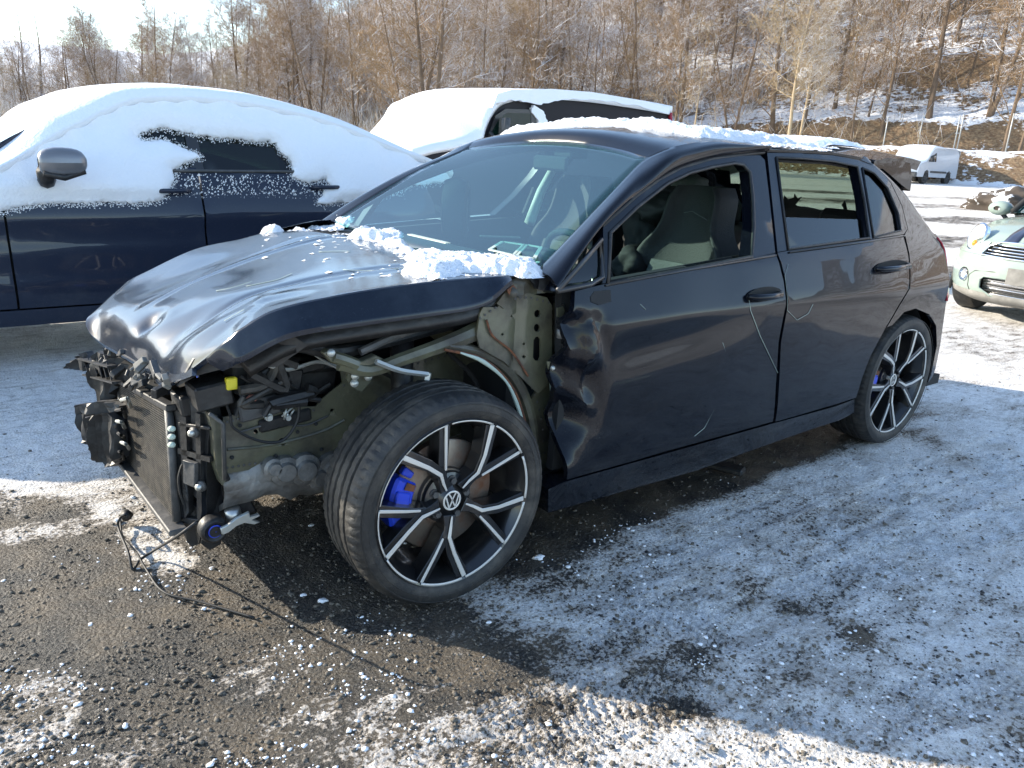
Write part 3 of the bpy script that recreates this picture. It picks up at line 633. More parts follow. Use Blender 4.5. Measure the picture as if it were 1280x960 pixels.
def bump(cx, cy, rx, ry, h): return h*np.exp(-((hx-cx)/rx)**2-((hy-cy)/ry)**2)
H[..., 2] += bump(-.53, .02, .035, .045, -.022)+bump(-.49, .02, .015, .06, .006)+bump(-.55, -.26, .03, .06, -.014)
for c0, c1, h, w in ((-.46, -.30, -.006, .020), (-.52, -.34, .004, .022), (.34, .20, .006, .022), (.40, .24, -.003, .03)):   # pressed feature lines
    yc = c0+(c1-c0)*sstep(.3, -.5, hx); H[..., 2] += h*np.exp(-((hy-yc)/w)**2)*sstep(-.55, -.42, hx)
fold = -.56+.10*(hx+.5)/.3                                  # diagonal crease left by the impact
H[..., 2] += .003*np.exp(-((hy-fold-.9*(hx+.42))/.02)**2)*sstep(-.2, -.34, hx)*sstep(-.56, -.5, hx)
H[..., 2] += .006*(fbm(hx*6, hy*6, o=2)-.5)*sstep(-.3, -.5, hx)
for x0, y0, x1, y1, h, w in ((-.57, -.36, -.20, -.50, .012, .09), (-.57, -.16, -.34, -.36, -.012, .09), (-.50, -.30, -.24, -.60, -.007, .06)):   # straight kinks in the metal
    dx, dy = x1-x0, y1-y0; L_ = math.hypot(dx, dy); sd = ((hx-x0)*dy-(hy-y0)*dx)/L_; al = ((hx-x0)*dx+(hy-y0)*dy)/L_**2
    H[..., 2] += h*np.clip(1-np.abs(sd)/w, 0, 1)*np.clip(1-np.abs(al-.35)/.65, 0, 1)
H[..., 0] += .018*(fbm(hy*7, hy*0+2, o=2)-.5)*sstep(-.52, -.6, hx)
V, F = shell(H, np.array([.004, 0, -.013])); fixn(mk('bonnet', V, F, M['hoodp'], car, smooth=2, ang=40, label='buckled bonnet with a folded front edge'))
HU = net([[tuple(np.array(p)*(.97, .94, 1)-(-.02, 0, .045)) for p in r] for r in HN[1:]], 4); V, F = shell(HU, np.array([0, 0, -.02])); fixn(mk('bonnet_underside', V, F, M['plast'], car))
lip = [onx(u, v, x) for u, v, x in [(108, 402, -.63), (130, 433, -.615), (150, 430, -.60), (175, 450, -.585), (200, 470, -.585), (217, 479, -.585), (240, 470, -.56), (270, 466, -.50), (320, 462, -.42), (366, 440, -.33), (366, 428, -.33), (330, 430, -.38), (270, 437, -.49), (240, 445, -.53)]]
# crushed flap below the bonnet edge and the dark brace under it
MB().prism([lip[i] for i in (4, 5, 6, 13)], (.012, 0, 0)).build('bonnet_flap', M['hoodp'], car, smooth=False)
def V3(u, v, a, val): return (onx if a == 'x' else ony)(u, v, val)
F_ = [V3(217, 479, 'y', -.40), V3(245, 470, 'y', -.47), V3(290, 462, 'y', -.55), V3(345, 458, 'y', -.60), V3(385, 432, 'y', -.66), V3(372, 422, 'y', -.70), V3(330, 430, 'y', -.64), V3(268, 438, 'y', -.50), V3(240, 447, 'y', -.45)]
V, F = cdt([(p[0], p[2]) for p in F_], [], .03)
yy = lambda x: np.interp(x, [-.6, -.5, -.33, -.2], [-.41, -.50, -.64, -.70])
P = np.array([(x, yy(x)+.02*(fbm(x*20, z*20)-.5), z) for x, z in V]); V, F = thick(P, F, np.array([0, .01, 0])); fixn(mk('bonnet_edge_frame', V, F, M['plast'], car, smooth=2))
# ------------------------------------------------------------------ front structure (olive primed steel)
AP = [(279, 522), (330, 510), (395, 508), (404, 497), (428, 478), (424, 458), (440, 462), (560, 425), (620, 450), (655, 500), (668, 560), (640, 600), (560, 560), (440, 600), (410, 640), (400, 600), (380, 588), (330, 585), (282, 592)]
def apron(P):
    P = P.copy(); x, z = P[:, 0], P[:, 2]; P[:, 1] += .15*sstep(-.25, .1, x)*sstep(.3, .6, z)*0
    P[:, 1] += .010*np.exp(-((z-.50)/.008)**2)*sstep(-.0, -.1, x)-.008*np.exp(-((z-.43+.05*(x+.4))/.012)**2)+.012*(fbm(x*6, z*6)-.5); return P
plate('inner_wing_panel', AP, -.46, M['olive'], car, th=.006, holes=[circ(320, 540, 3, 8), circ(353, 552, 4.5, 10), circ(415, 513, 2.5, 8)], step=.03, fn=apron)
plate('crash_bracket', [(260, 516), (270, 519), (280, 530), (283, 600), (278, 607), (270, 585), (266, 540)], -.475, M['olive'], car, th=.05)
MB().tube([V3(262, 517, 'y', -.50), V3(279, 530, 'y', -.50), V3(281, 600, 'y', -.50)], .006, 6).build('bracket_edge', M['plast2'], car)
# wheelhouse bowl
bowl = []
for k in range(13):
    th = math.radians(-12+k*10.5); row = []
    for y, r in ((-.60, .40), (-.56, .395), (-.50, .385), (-.44, .36)): row.append((.02+r*1.0*math.cos(th), y, .40+r*math.sin(th)))
    bowl.append(row)
V, F = shell(net(bowl, 3), np.array([0, .006, .004])); fixn(mk('wheelhouse', V, F, M['olive'], car, smooth=2))
bowl = [[(.02+r*math.cos(math.radians(a)), .58-y, .40+r*math.sin(math.radians(a))) for y, r in ((0, .40), (.1, .39), (.2, .37))] for a in range(-10, 200, 15)]
V, F = shell(net(bowl, 2), np.array([0, -.006, .004])); fixn(mk('wheelhouse', V, F, M['dark'], car, smooth=2))
# upper rail: flattened box section sweeping from the cowl down over the wheel
def rail_(px, r, y, name, m, ry=None, n=8, **k):
    pts = [V3(u, v, 'y', yv) for (u, v), yv in zip(px, y if isinstance(y, (list, tuple)) else [y]*len(px))]
    pts = crom(pts, np.linspace(0, len(pts)-1, (len(pts)-1)*4+1)); return MB().tube(pts, r if np.isscalar(r) else list(np.interp(np.linspace(0, 1, len(pts)), np.linspace(0, 1, len(r)), r)), n).build(name, m, car, smooth=2, **k)
rail_([(424, 454), (462, 463), (500, 450), (540, 436), (572, 424), (600, 412)], [.022, .020, .020, .022, .026, .03], [-.64, -.66, -.68, -.70, -.71, -.71], 'wing_rail', M['olive'])
rail_([(416, 446), (430, 450), (446, 456)], .017, -.66, 'rail_end_bracket', M['olive'])
rail_([(470, 452), (500, 463), (535, 468)], .008, -.70, 'brace_strip', M['zinc'], n=5)
rail_([(534, 476), (536, 466)], .010, -.70, 'brace_clip', M['zinc'], n=4)
plate('rail_top_flange', [(405, 442), (412, 437), (432, 444), (452, 452), (470, 444), (482, 450), (470, 458), (440, 460), (414, 453)], -.665, M['olive'], car, th=.03, bevel=.003)
plate('rail_foot', [(436, 462), (462, 462), (464, 476), (452, 490), (440, 484), (434, 474)], -.60, M['olive'], car, th=.01)
for u, v in ((444, 470), (443, 479), (460, 471)): MB().cyl(V3(u, v, 'y', -.602), V3(u, v, 'y', -.615), .012, 12).build('bolt', M['zinc'], car)
MB().cyl(V3(414, 441, 'y', -.67), V3(414, 441, 'y', -.685), .011, 10).build('bolt', M['zinc'], car)
# arch flange (folded and rusting) and hinge pillar
rail_([(560, 432), (600, 440), (630, 458), (650, 485), (662, 520), (668, 560), (672, 600)], [.012, .016, .018, .02, .02, .018, .018], -.72, 'arch_flange', M['olive'])
rail_([(556, 437), (596, 446), (622, 463), (642, 490), (655, 525), (661, 565), (664, 600)], [.004, .006, .006, .009, .006, .008, .005], -.735, 'arch_seam', M['rust'])
rail_([(576, 441), (604, 452), (632, 476), (646, 505), (656, 540), (660, 580)], [.003, .007, .004, .007, .004, .005], -.742, 'seam_sealer', M['trim'])
plate('cowl_side_panel', [(600, 392), (604, 384), (622, 384), (628, 374), (646, 372), (660, 366), (684, 372), (690, 382), (690, 470), (684, 482), (672, 492), (650, 470), (630, 452), (600, 435), (596, 420), (598, 405)], -.745, M['olive'], car, th=.008,
      holes=[circ(672, 392, 4.2, 12, 5), circ(671.5, 410, 4, 12, 5), [(667, 425), (670, 421), (674, 421), (676, 425), (676, 447), (674, 451), (669, 451), (666, 447)], circ(628, 418, 1.8, 6), circ(640, 395, 2, 6), circ(655, 430, 1.8, 6), circ(655, 446, 2.2, 8)], step=.02,
      fn=lambda P: P+np.stack([0*P[:, 0], .010*(np.abs(P[:, 0]-.33) < .012)+.006*(fbm(P[:, 0]*20, P[:, 2]*20)-.5), 0*P[:, 0]], -1))
plate('cowl_back_panel', [(610, 390), (690, 380), (690, 480), (650, 470)], -.70, M['dark'], car, th=.01)
plate('lower_pillar', [(672, 488), (688, 470), (694, 380), (700, 372), (702, 600), (704, 612), (684, 616), (672, 600), (666, 540), (660, 505)], -.715, M['olive'], car, th=.01, step=.03,
      fn=lambda P: P+np.stack([0*P[:, 0], -.018*np.exp(-((P[:, 0]-.385)/.02)**2)+.012*(fbm(P[:, 0]*18, P[:, 2]*9)-.5), 0*P[:, 0]], -1))
plate('hinge_pillar', [(692, 372), (724, 366), (722, 600), (700, 606)], -.70, M['dark'], car, th=.02)
rail_([(697, 380), (698, 440), (697, 520), (700, 600)], .006, -.76, 'pillar_edge', M['olive'], n=6)
rail_([(705, 428), (707, 465), (706, 492)], [.016, .02, .015], -.80, 'door_wiring_boot', M['rubber'])
for v in (416, 548):
    MB().box(V3(708, v, 'y', -.83), (.055, .012, .035)).build('door_hinge', M['plast2'], car, smooth=False, bevel=.004)
    MB().cyl(V3(700, v-5, 'y', -.825), V3(700, v+6, 'y', -.825), .011, 10).build('hinge_pin', M['cast'], car)
    MB().cyl(V3(715 if v < 500 else 718, v, 'y', -.842), V3(715 if v < 500 else 718, v, 'y', -.85), .010, 8).build('bolt', M['zinc'], car)
plate('wing_bracket', [(684, 452), (694, 452), (698, 456), (697, 467), (690, 470), (686, 462)], -.80, M['olive'], car, th=.006)
MB().cyl(V3(691, 460, 'y', -.802), V3(691, 460, 'y', -.812), .008, 8).build('bolt', M['zinc'], car)
plate('wing_bracket', [(697, 385), (704, 383), (706, 389), (702, 398), (697, 396)], -.80, M['olive'], car, th=.006)
# torn cowl corner
for i, (px, y, m) in enumerate([([(640, 352), (655, 344), (668, 340), (684, 344), (692, 352), (684, 364), (664, 368), (648, 372), (636, 366)], -.735, 'olive'), ([(660, 346), (676, 340), (690, 348), (694, 360), (680, 364), (668, 360)], -.76, 'plast'), ([(628, 366), (640, 352), (648, 356), (640, 378), (630, 386), (622, 380)], -.75, 'olive'), ([(668, 338), (690, 342), (700, 352), (688, 358)], -.74, 'olive')]):
    plate('torn_cowl_piece', px, y, M[m], car, th=.012, step=.02, fn=lambda P: P+np.stack([0*P[:, 0], .05*(fbm(P[:, 0]*25, P[:, 2]*25)-.5), 0*P[:, 0]], -1))
MB().cyl(V3(640, 366, 'y', -.76), V3(640, 366, 'y', -.775), .017, 12).build('rail_boss', M['olive'], car)
plate('rusty_flange', [(634, 362), (642, 356), (646, 361), (638, 372)], -.772, M['rust'], car, th=.004)
# dark rail beneath the bonnet (weather strip channel)
rail_([(372, 432), (420, 440), (480, 428), (540, 412), (596, 398)], .018, -.60, 'weather_strip', M['plast'])
rail_([(450, 440), (490, 422), (530, 408), (575, 395)], .012, -.64, 'wing_liner_edge', M['plast2'])
plate('engine_bay_side', [(250, 470), (350, 430), (600, 392), (600, 430), (560, 440), (440, 470), (420, 500), (300, 520), (240, 520)], -.30, M['dark'], car, th=.01)
# engine bay clutter
R2 = random.Random(5)
for i in range(16):                                        # hoses and looms
    u0 = R2.uniform(345, 425); v0 = R2.uniform(440, 490); y = R2.uniform(-.52, -.36)
    pts = [(u0, v0), (u0+R2.uniform(-25, 15), v0+R2.uniform(-8, 18)), (u0+R2.uniform(-55, 5), v0+R2.uniform(10, 30)), (u0+R2.uniform(-70, 10), v0+R2.uniform(10, 40))]
    pts = [(min(p[0], 426), min(p[1], 505)) for p in pts]
    rail_(pts, R2.choice([.005, .008, .014, .018]), y, 'hose' if i % 3 else 'wiring_loom', M['plast'] if i % 2 else M['rubber'], n=7)
rail_([(288, 520), (292, 535), (320, 550), (345, 553), (360, 545), (372, 525), (374, 505)], .0045, -.50, 'loose_cable', M['cable'], n=6)
rail_([(330, 520), (340, 505), (360, 498), (385, 498), (400, 500)], .009, -.49, 'wiring_loom', M['plast'])
rail_([(372, 430), (400, 448), (428, 464)], .0035, -.55, 'bonnet_cable', M['zinc'], n=5)
rail_([(284, 480), (282, 500), (288, 520)], .004, -.46, 'loose_cable', M['cable'], n=5)
rail_([(312, 496), (300, 505), (294, 520)], .006, -.46, 'loose_cable', M['cable'], n=5)
MB().box(V3(289, 479, 'y', -.47), (.03, .02, .035)).build('yellow_connector', M['yellow'], car, smooth=False, bevel=.003)
MB().box(V3(312, 497, 'y', -.47), (.035, .02, .02)).build('red_connector', M['pinkc'], car, smooth=False, bevel=.003)
for u, v, w, h, y, m in [(335, 478, .09, .10, -.40, 'plast2'), (356, 470, .07, .07, -.42, 'plast'), (318, 505, .12, .06, -.42, 'plast2'), (262, 490, .10, .07, -.42, 'plast'), (238, 500, .08, .06, -.34, 'plast'), (298, 468, .06, .09, -.40, 'dark'), (390, 470, .12, .10, -.36, 'plast'), (350, 520, .16, .04, -.42, 'plast')]:
    MB().box(V3(u, v, 'y', y), (w, .10, h), np.array(Matrix.Rotation(R2.uniform(-.3, .3), 3, 'Y'))).build('engine_bay_box', M[m], car, smooth=False, bevel=.006)
for u, v in ((334, 520), (357, 520)):                      # star nut and washer on the inner wing
    c = V3(u, v, 'y', -.468); MB().cyl(c, c-(0, .014, 0), .012 if u == 334 else .008, 8).cyl(c, c-(0, .024, 0), .008, 10).build('hub_nut', M['zinc'], car, smooth=False)
for k in range(6): MB().tube([V3(357+5*math.cos(k), 520+5*math.sin(k), 'y', -.48), V3(362+6*math.cos(k*2), 512+5*math.sin(k*1.7), 'y', -.485)], .003, 5).build('clip', M['zinc'], car)
for px, y in ([[(600, 398), (628, 380), (655, 372), (686, 378)], -.748], [[(690, 386), (689, 470), (694, 560), (698, 600)], -.728], [[(284, 528), (330, 516), (392, 513)], -.463], [[(284, 585), (330, 579), (380, 582)], -.463], [[(430, 482), (470, 470), (520, 455), (556, 445)], -.463], [[(640, 455), (662, 480), (676, 520), (682, 580)], -.722]):
    q = crom([V3(u, v, 'y', y) for u, v in px], np.linspace(0, len(px)-1, 14)); w_ = MB()
    for p in q: w_.lathe([(.001, -.0016), (.003, -.0012), (.0042, 0)], p, 8)
    tag(w_.build('spot_welds', M['plast2'], car), kind='stuff')
for px, y, r, m in ([[(300, 540), (340, 530), (380, 532), (410, 520)], -.466, .003, 'plast2'], [[(284, 562), (340, 556), (400, 540), (430, 525)], -.464, .005, 'olive'], [[(560, 440), (590, 470), (600, 500), (596, 540)], -.60, .008, 'cable'], [[(470, 462), (500, 478), (520, 500), (524, 520)], -.50, .007, 'cable'], [[(608, 400), (616, 420), (640, 440), (660, 470)], -.752, .0035, 'rust'], [[(686, 400), (684, 440), (690, 500), (692, 560)], -.735, .004, 'trim'], [[(703, 380), (709, 400), (703, 430), (710, 470), (705, 520), (709, 580)], -.79, .006, 'cable'], [[(330, 455), (360, 462), (396, 452), (420, 458)], -.50, .006, 'zinc'], [[(300, 470), (320, 480), (350, 476), (372, 486)], -.48, .005, 'cable'], [[(345, 500), (365, 490), (390, 492), (412, 480)], -.47, .007, 'cable']):
    rail_(px, r, y, 'seam' if m in ('olive', 'rust', 'trim', 'plast2') else 'wiring_loom', M[m], n=6)
for u, v in ((300, 532), (345, 570), (372, 540), (395, 530), (402, 562), (290, 572)): MB().cyl(V3(u, v, 'y', -.468), V3(u, v, 'y', -.471), .006, 10).build('plug_hole', M['dark'], car)
# radiator pack
RX = -.575
C4 = [onx(149, 477, RX), onx(211, 512, RX), onx(221, 648, RX-.01), onx(161, 574, RX)]
def bil(a, b): return (1-b)*((1-a)*C4[0]+a*C4[1])+b*((1-a)*C4[3]+a*C4[2])
core = MB(); core.prism([bil(0, 0), bil(1, 0), bil(1, 1), bil(0, 1)], (.035, 0, 0)); core.build('radiator_backing', M['dark'], car, smooth=False)
fins = MB()
for i in range(44): fins.bar(bil(0, (i+.5)/44)+(-.004, 0, 0), bil(1, (i+.5)/44)+(-.004, 0, 0), .008, .0032)
for i in range(60): a = (i+.5)/60; fins.bar(bil(a, 0)+(-.003, 0, 0), bil(a, 1)+(-.003, 0, 0), .0015, .006, up=(1, 0, 0))
tag(fins.build('radiator_fins', M['core'], car, smooth=False), kind='stuff')
MB().tube([bil(1.0, -.02), bil(1.0, .5), bil(1.0, 1.02)], .013, 8).build('radiator_tank', M['plast2'], car)
MB().tube([bil(0, -.02), bil(0, 1.02)], .011, 8).build('radiator_tank', M['plast2'], car)
MB().bar(bil(-.04, 1.03)+(-.01, 0, -.005), bil(1.08, 1.05)+(-.01, 0, -.005), .05, .018).build('radiator_support', M['plast2'], car, smooth=False, bevel=.003)
MB().bar(bil(-.05, -.03), bil(1.05, -.03), .03, .02).build('radiator_top_rail', M['plast'], car, smooth=False, bevel=.003)
# upright black plastic carrier beside the radiator
gplate('front_carrier', [(213, 502), (238, 500), (258, 512), (262, 540), (260, 600), (258, 640), (250, 680), (240, 684), (228, 668), (220, 645), (222, 600), (218, 545)], mat=M['plast'], parent=car, th=.05, wob=.012, f=14, holes=[circ(232, 590, 3, 8), [(238, 618), (248, 622), (248, 634), (238, 630)]], **CARP)
for px in ([(224, 520), (232, 520), (236, 640), (230, 650)], [(244, 516), (250, 518), (252, 640), (247, 668)], [(222, 560), (262, 572), (262, 578), (222, 567)], [(222, 528), (262, 534), (262, 538), (222, 533)], [(224, 646), (258, 652), (257, 660), (225, 654)]):
    gplate('carrier_web', px, (-.575, -.335, .4), (-.906, -.423, 0), M['plast'], car, th=.02, bevel=.002)
gplate('carrier_pocket', [(228, 575), (243, 580), (243, 610), (229, 604)], (-.59, -.34, .4), (-.906, -.423, 0), M['plast2'], car, th=.015, bevel=.003)
plate('carrier_side', [(250, 505), (266, 518), (275, 600), (282, 640), (276, 680), (262, 688), (252, 680), (258, 600)], -.40, M['plast'], car, th=.02)
for u, v in ((250, 540), (259, 607)): c = gpt(u-6, v, (-.575, -.335, .4), (-.906, -.423, 0)); MB().cyl(c, c-(.018, .008, 0), .009, 10).build('bolt', M['zinc'], car); MB().cyl(c+(.002, 0, 0), c-(.008, .004, 0), .016, 12).build('washer', M['plast2'], car)
for v in (536, 546, 556): MB().cyl(onx(213, v, -.60), onx(216, v, -.60), .008, 8).build('hose_clip', M['trim'], car)
rail_([(232, 572), (226, 585), (223, 600), (226, 620), (234, 640)], .0035, -.36, 'loose_cable', M['cable'], n=5)
rail_([(268, 520), (275, 545), (276, 580), (284, 600)], .010, -.46, 'hose', M['plast'], n=7)
plate('lower_bracket', [(290, 590), (314, 590), (312, 625), (300, 632), (286, 612)], -.42, M['plast2'], car, th=.008)
plate('lower_bracket', [(284, 600), (310, 618), (322, 640), (302, 646), (284, 640)], -.44, M['plast'], car, th=.03, bevel=.005)
c = V3(268, 663, 'y', -.47); MB().lathe([(.002, -.012), (.016, -.012), (.018, -.004), (.030, -.010), (.036, -.006), (.040, .004), (.040, .03), (.002, .03)], c, 24).build('horn', M['plast'], car, smooth=2)
MB().tube([c+(0, -.010, -.0)]+[c+np.array([.018*math.cos(t), -.008, .018*math.sin(t)]) for t in np.linspace(0, 5.5, 14)], .0025, 5).build('horn_ring', M['blue'], car)
c2 = V3(262, 655, 'y', -.49)
plate('aluminium_fork', [(276, 661), (286, 656), (296, 648), (306, 643), (312, 640), (313, 646), (324, 643), (326, 645), (316, 650), (326, 653), (318, 656), (306, 654), (296, 658), (286, 666), (278, 669)], -.50, M['zinc'], car, th=.012, bevel=.002)
MB().cyl(V3(290, 636, 'y', -.46), V3(294, 650, 'y', -.46), .022, 14).build('tow_socket', M['steel'], car)
# broken ducts and shrouds on the far side of the radiator
R3 = random.Random(9)
for px, x, m in [([(118, 440), (150, 452), (156, 470), (140, 500), (122, 505), (112, 470)], -.60, 'plast'), ([(95, 506), (140, 505), (148, 520), (146, 575), (118, 572), (104, 548)], -.60, 'plast'), ([(96, 508), (130, 500), (148, 508), (142, 516), (98, 518)], -.64, 'plast2'),
                 ([(112, 520), (135, 516), (146, 540), (150, 572), (140, 584), (118, 575)], -.66, 'plast'), ([(82, 460), (104, 440), (112, 452), (106, 464)], -.55, 'plast'), ([(125, 450), (150, 446), (176, 470), (196, 486), (190, 492), (160, 480), (130, 462)], -.61, 'plast2'),
                 ([(160, 482), (200, 484), (206, 494), (186, 500), (162, 492)], -.60, 'trim' ), ([(136, 430), (170, 448), (190, 470), (205, 482), (188, 480), (150, 462), (128, 446)], -.585, 'plast')]:
    mm = M['plast2'] if m == 'trim' else M[m]
    gplate('shroud_piece', px, (x-.0, .40, .4), (-.98, -.18, 0), mm, car, th=.025, step=.02, wob=.035, f=16)
for i in range(6):                                         # louvred intake
    a = onx(104+i*6, 446+i*1.5, -.62); b = onx(110+i*6, 466+i*2.2, -.62); MB().bar(a, b, .03, .004, up=(1, 0, .2)).build('louvre', M['plast'], car, smooth=False)
MB().bar(onx(102, 448, -.62), onx(140, 458, -.62), .03, .006).build('louvre_frame', M['plast'], car, smooth=False); MB().bar(onx(108, 468, -.62), onx(146, 478, -.62), .03, .006).build('louvre_frame', M['plast'], car, smooth=False)
for i in range(26):
    u = R3.uniform(128, 212); v = 440+(u-128)*.5+R3.uniform(-12, 22); s = R3.uniform(.012, .038)
    Rm = np.array(Matrix.Rotation(R3.uniform(-1, 1), 3, 'X'))@np.array(Matrix.Rotation(R3.uniform(-1, 1), 3, 'Z'))
    MB().box(onx(u, v, -.60), (s*.6, s*1.6, s*R3.uniform(.3, 1)), Rm).build('broken_bracket', M[R3.choice(['plast2', 'plast', 'plate'])], car, smooth=False, bevel=.002)
for i in range(6):
    u = 146+R3.uniform(-3, 6); v = 500+i*13
    MB().tube([onx(u, v, -.61), onx(u+8, v+R3.uniform(-3, 6), -.63), onx(u+12, v+9, -.61)], .006, 6).build('clip', M['plast'] if i % 2 else M['zinc'], car)
# lower engine, subframe and shafts
sub = []
for i in range(9):
    x = -.48+i*.12; sub.append([(x, -.44-.02*math.sin(i*2), .36), (x, -.47, .30), (x, -.40, .235+.015*math.sin(i*1.7)), (x, 0, .22), (x, .40, .235), (x, .46, .30), (x, .44, .36)])
G2 = net(sub, 3); G2[..., 2] += .05*(fbm(G2[..., 0]*22, G2[..., 1]*22)-.5); G2[..., 1] += .05*(np.abs(fbm(G2[..., 0]*16, G2[..., 2]*30)-.5)); V, F = shell(G2, np.array([0, 0, .02])); fixn(mk('subframe', V, F, M['cast'], car, smooth=2))
for u, v, r in ((385, 590, .05), (404, 600, .04), (360, 592, .045), (420, 588, .05), (345, 588, .03)):
    c = V3(u, v, 'y', -.50); MB().lathe([(.001, 0), (r*.6, 0), (r*.7, .012), (r, .016), (r, .10)], c, 20).build('gearbox_boss', M['cast'], car, smooth=2)
MB().box((.1, 0, .50), (.75, .70, .34)).build('engine_block', M['dark'], car, smooth=False, bevel=.03)
MB().cyl((0, -.70, .30), (0, -.2, .30), .02, 12).cyl((0, .70, .30), (0, .2, .30), .02, 12).build('drive_shaft', M['plast'], car)
for s in (-1, 1):
    MB().tube([(0.02, s*.62, .34), (.02, s*.60, .55), (.05, s*.54, .80)], [.03, .032, .04], 10).build('suspension_strut', M['plast'], car)
    MB().prism([(-.1, s*.3, .22), (.2, s*.3, .22), (.03, s*.68, .20)], (0, 0, .04)).build('control_arm', M['cast'], car, smooth=False, bevel=.01)
# far front wing and lamp still on the other side
FW = net([[(-.50, .70, .66), (-.46, .80, .55), (-.44, .82, .42)], [(-.36, .70, .77), (-.34, .85, .68), (-.33, .87, .60)], [(0, .72, .885), (0, .89, .80), (0, .90, .70)], [(.3, .74, .95), (.3, .89, .85), (.3, .90, .68)], [(.42, .75, .96), (.43, .89, .85), (.44, .90, .5)]], 4)
V, F = shell(FW, np.array([0, -.01, 0])); fixn(mk('front_wing', V, F, M['paint'], car, smooth=2))
# floor, bulkhead
MB().box((1.75, 0, .24), (3.0, 1.62, .05)).build('floor_pan', M['dark'], car, smooth=False)
MB().box((.36, 0, .58), (.04, 1.40, .62)).build('bulkhead', M['dark'], car, smooth=False)
MB().box((.385, 0, .905), (.22, 1.42, .03)).build('scuttle_panel', M['plast'], car, smooth=False, bevel=.01)
MB().box((2.72, 0, .40), (.4, 1.2, .05)).build('boot_floor', M['dark'], car, smooth=False)
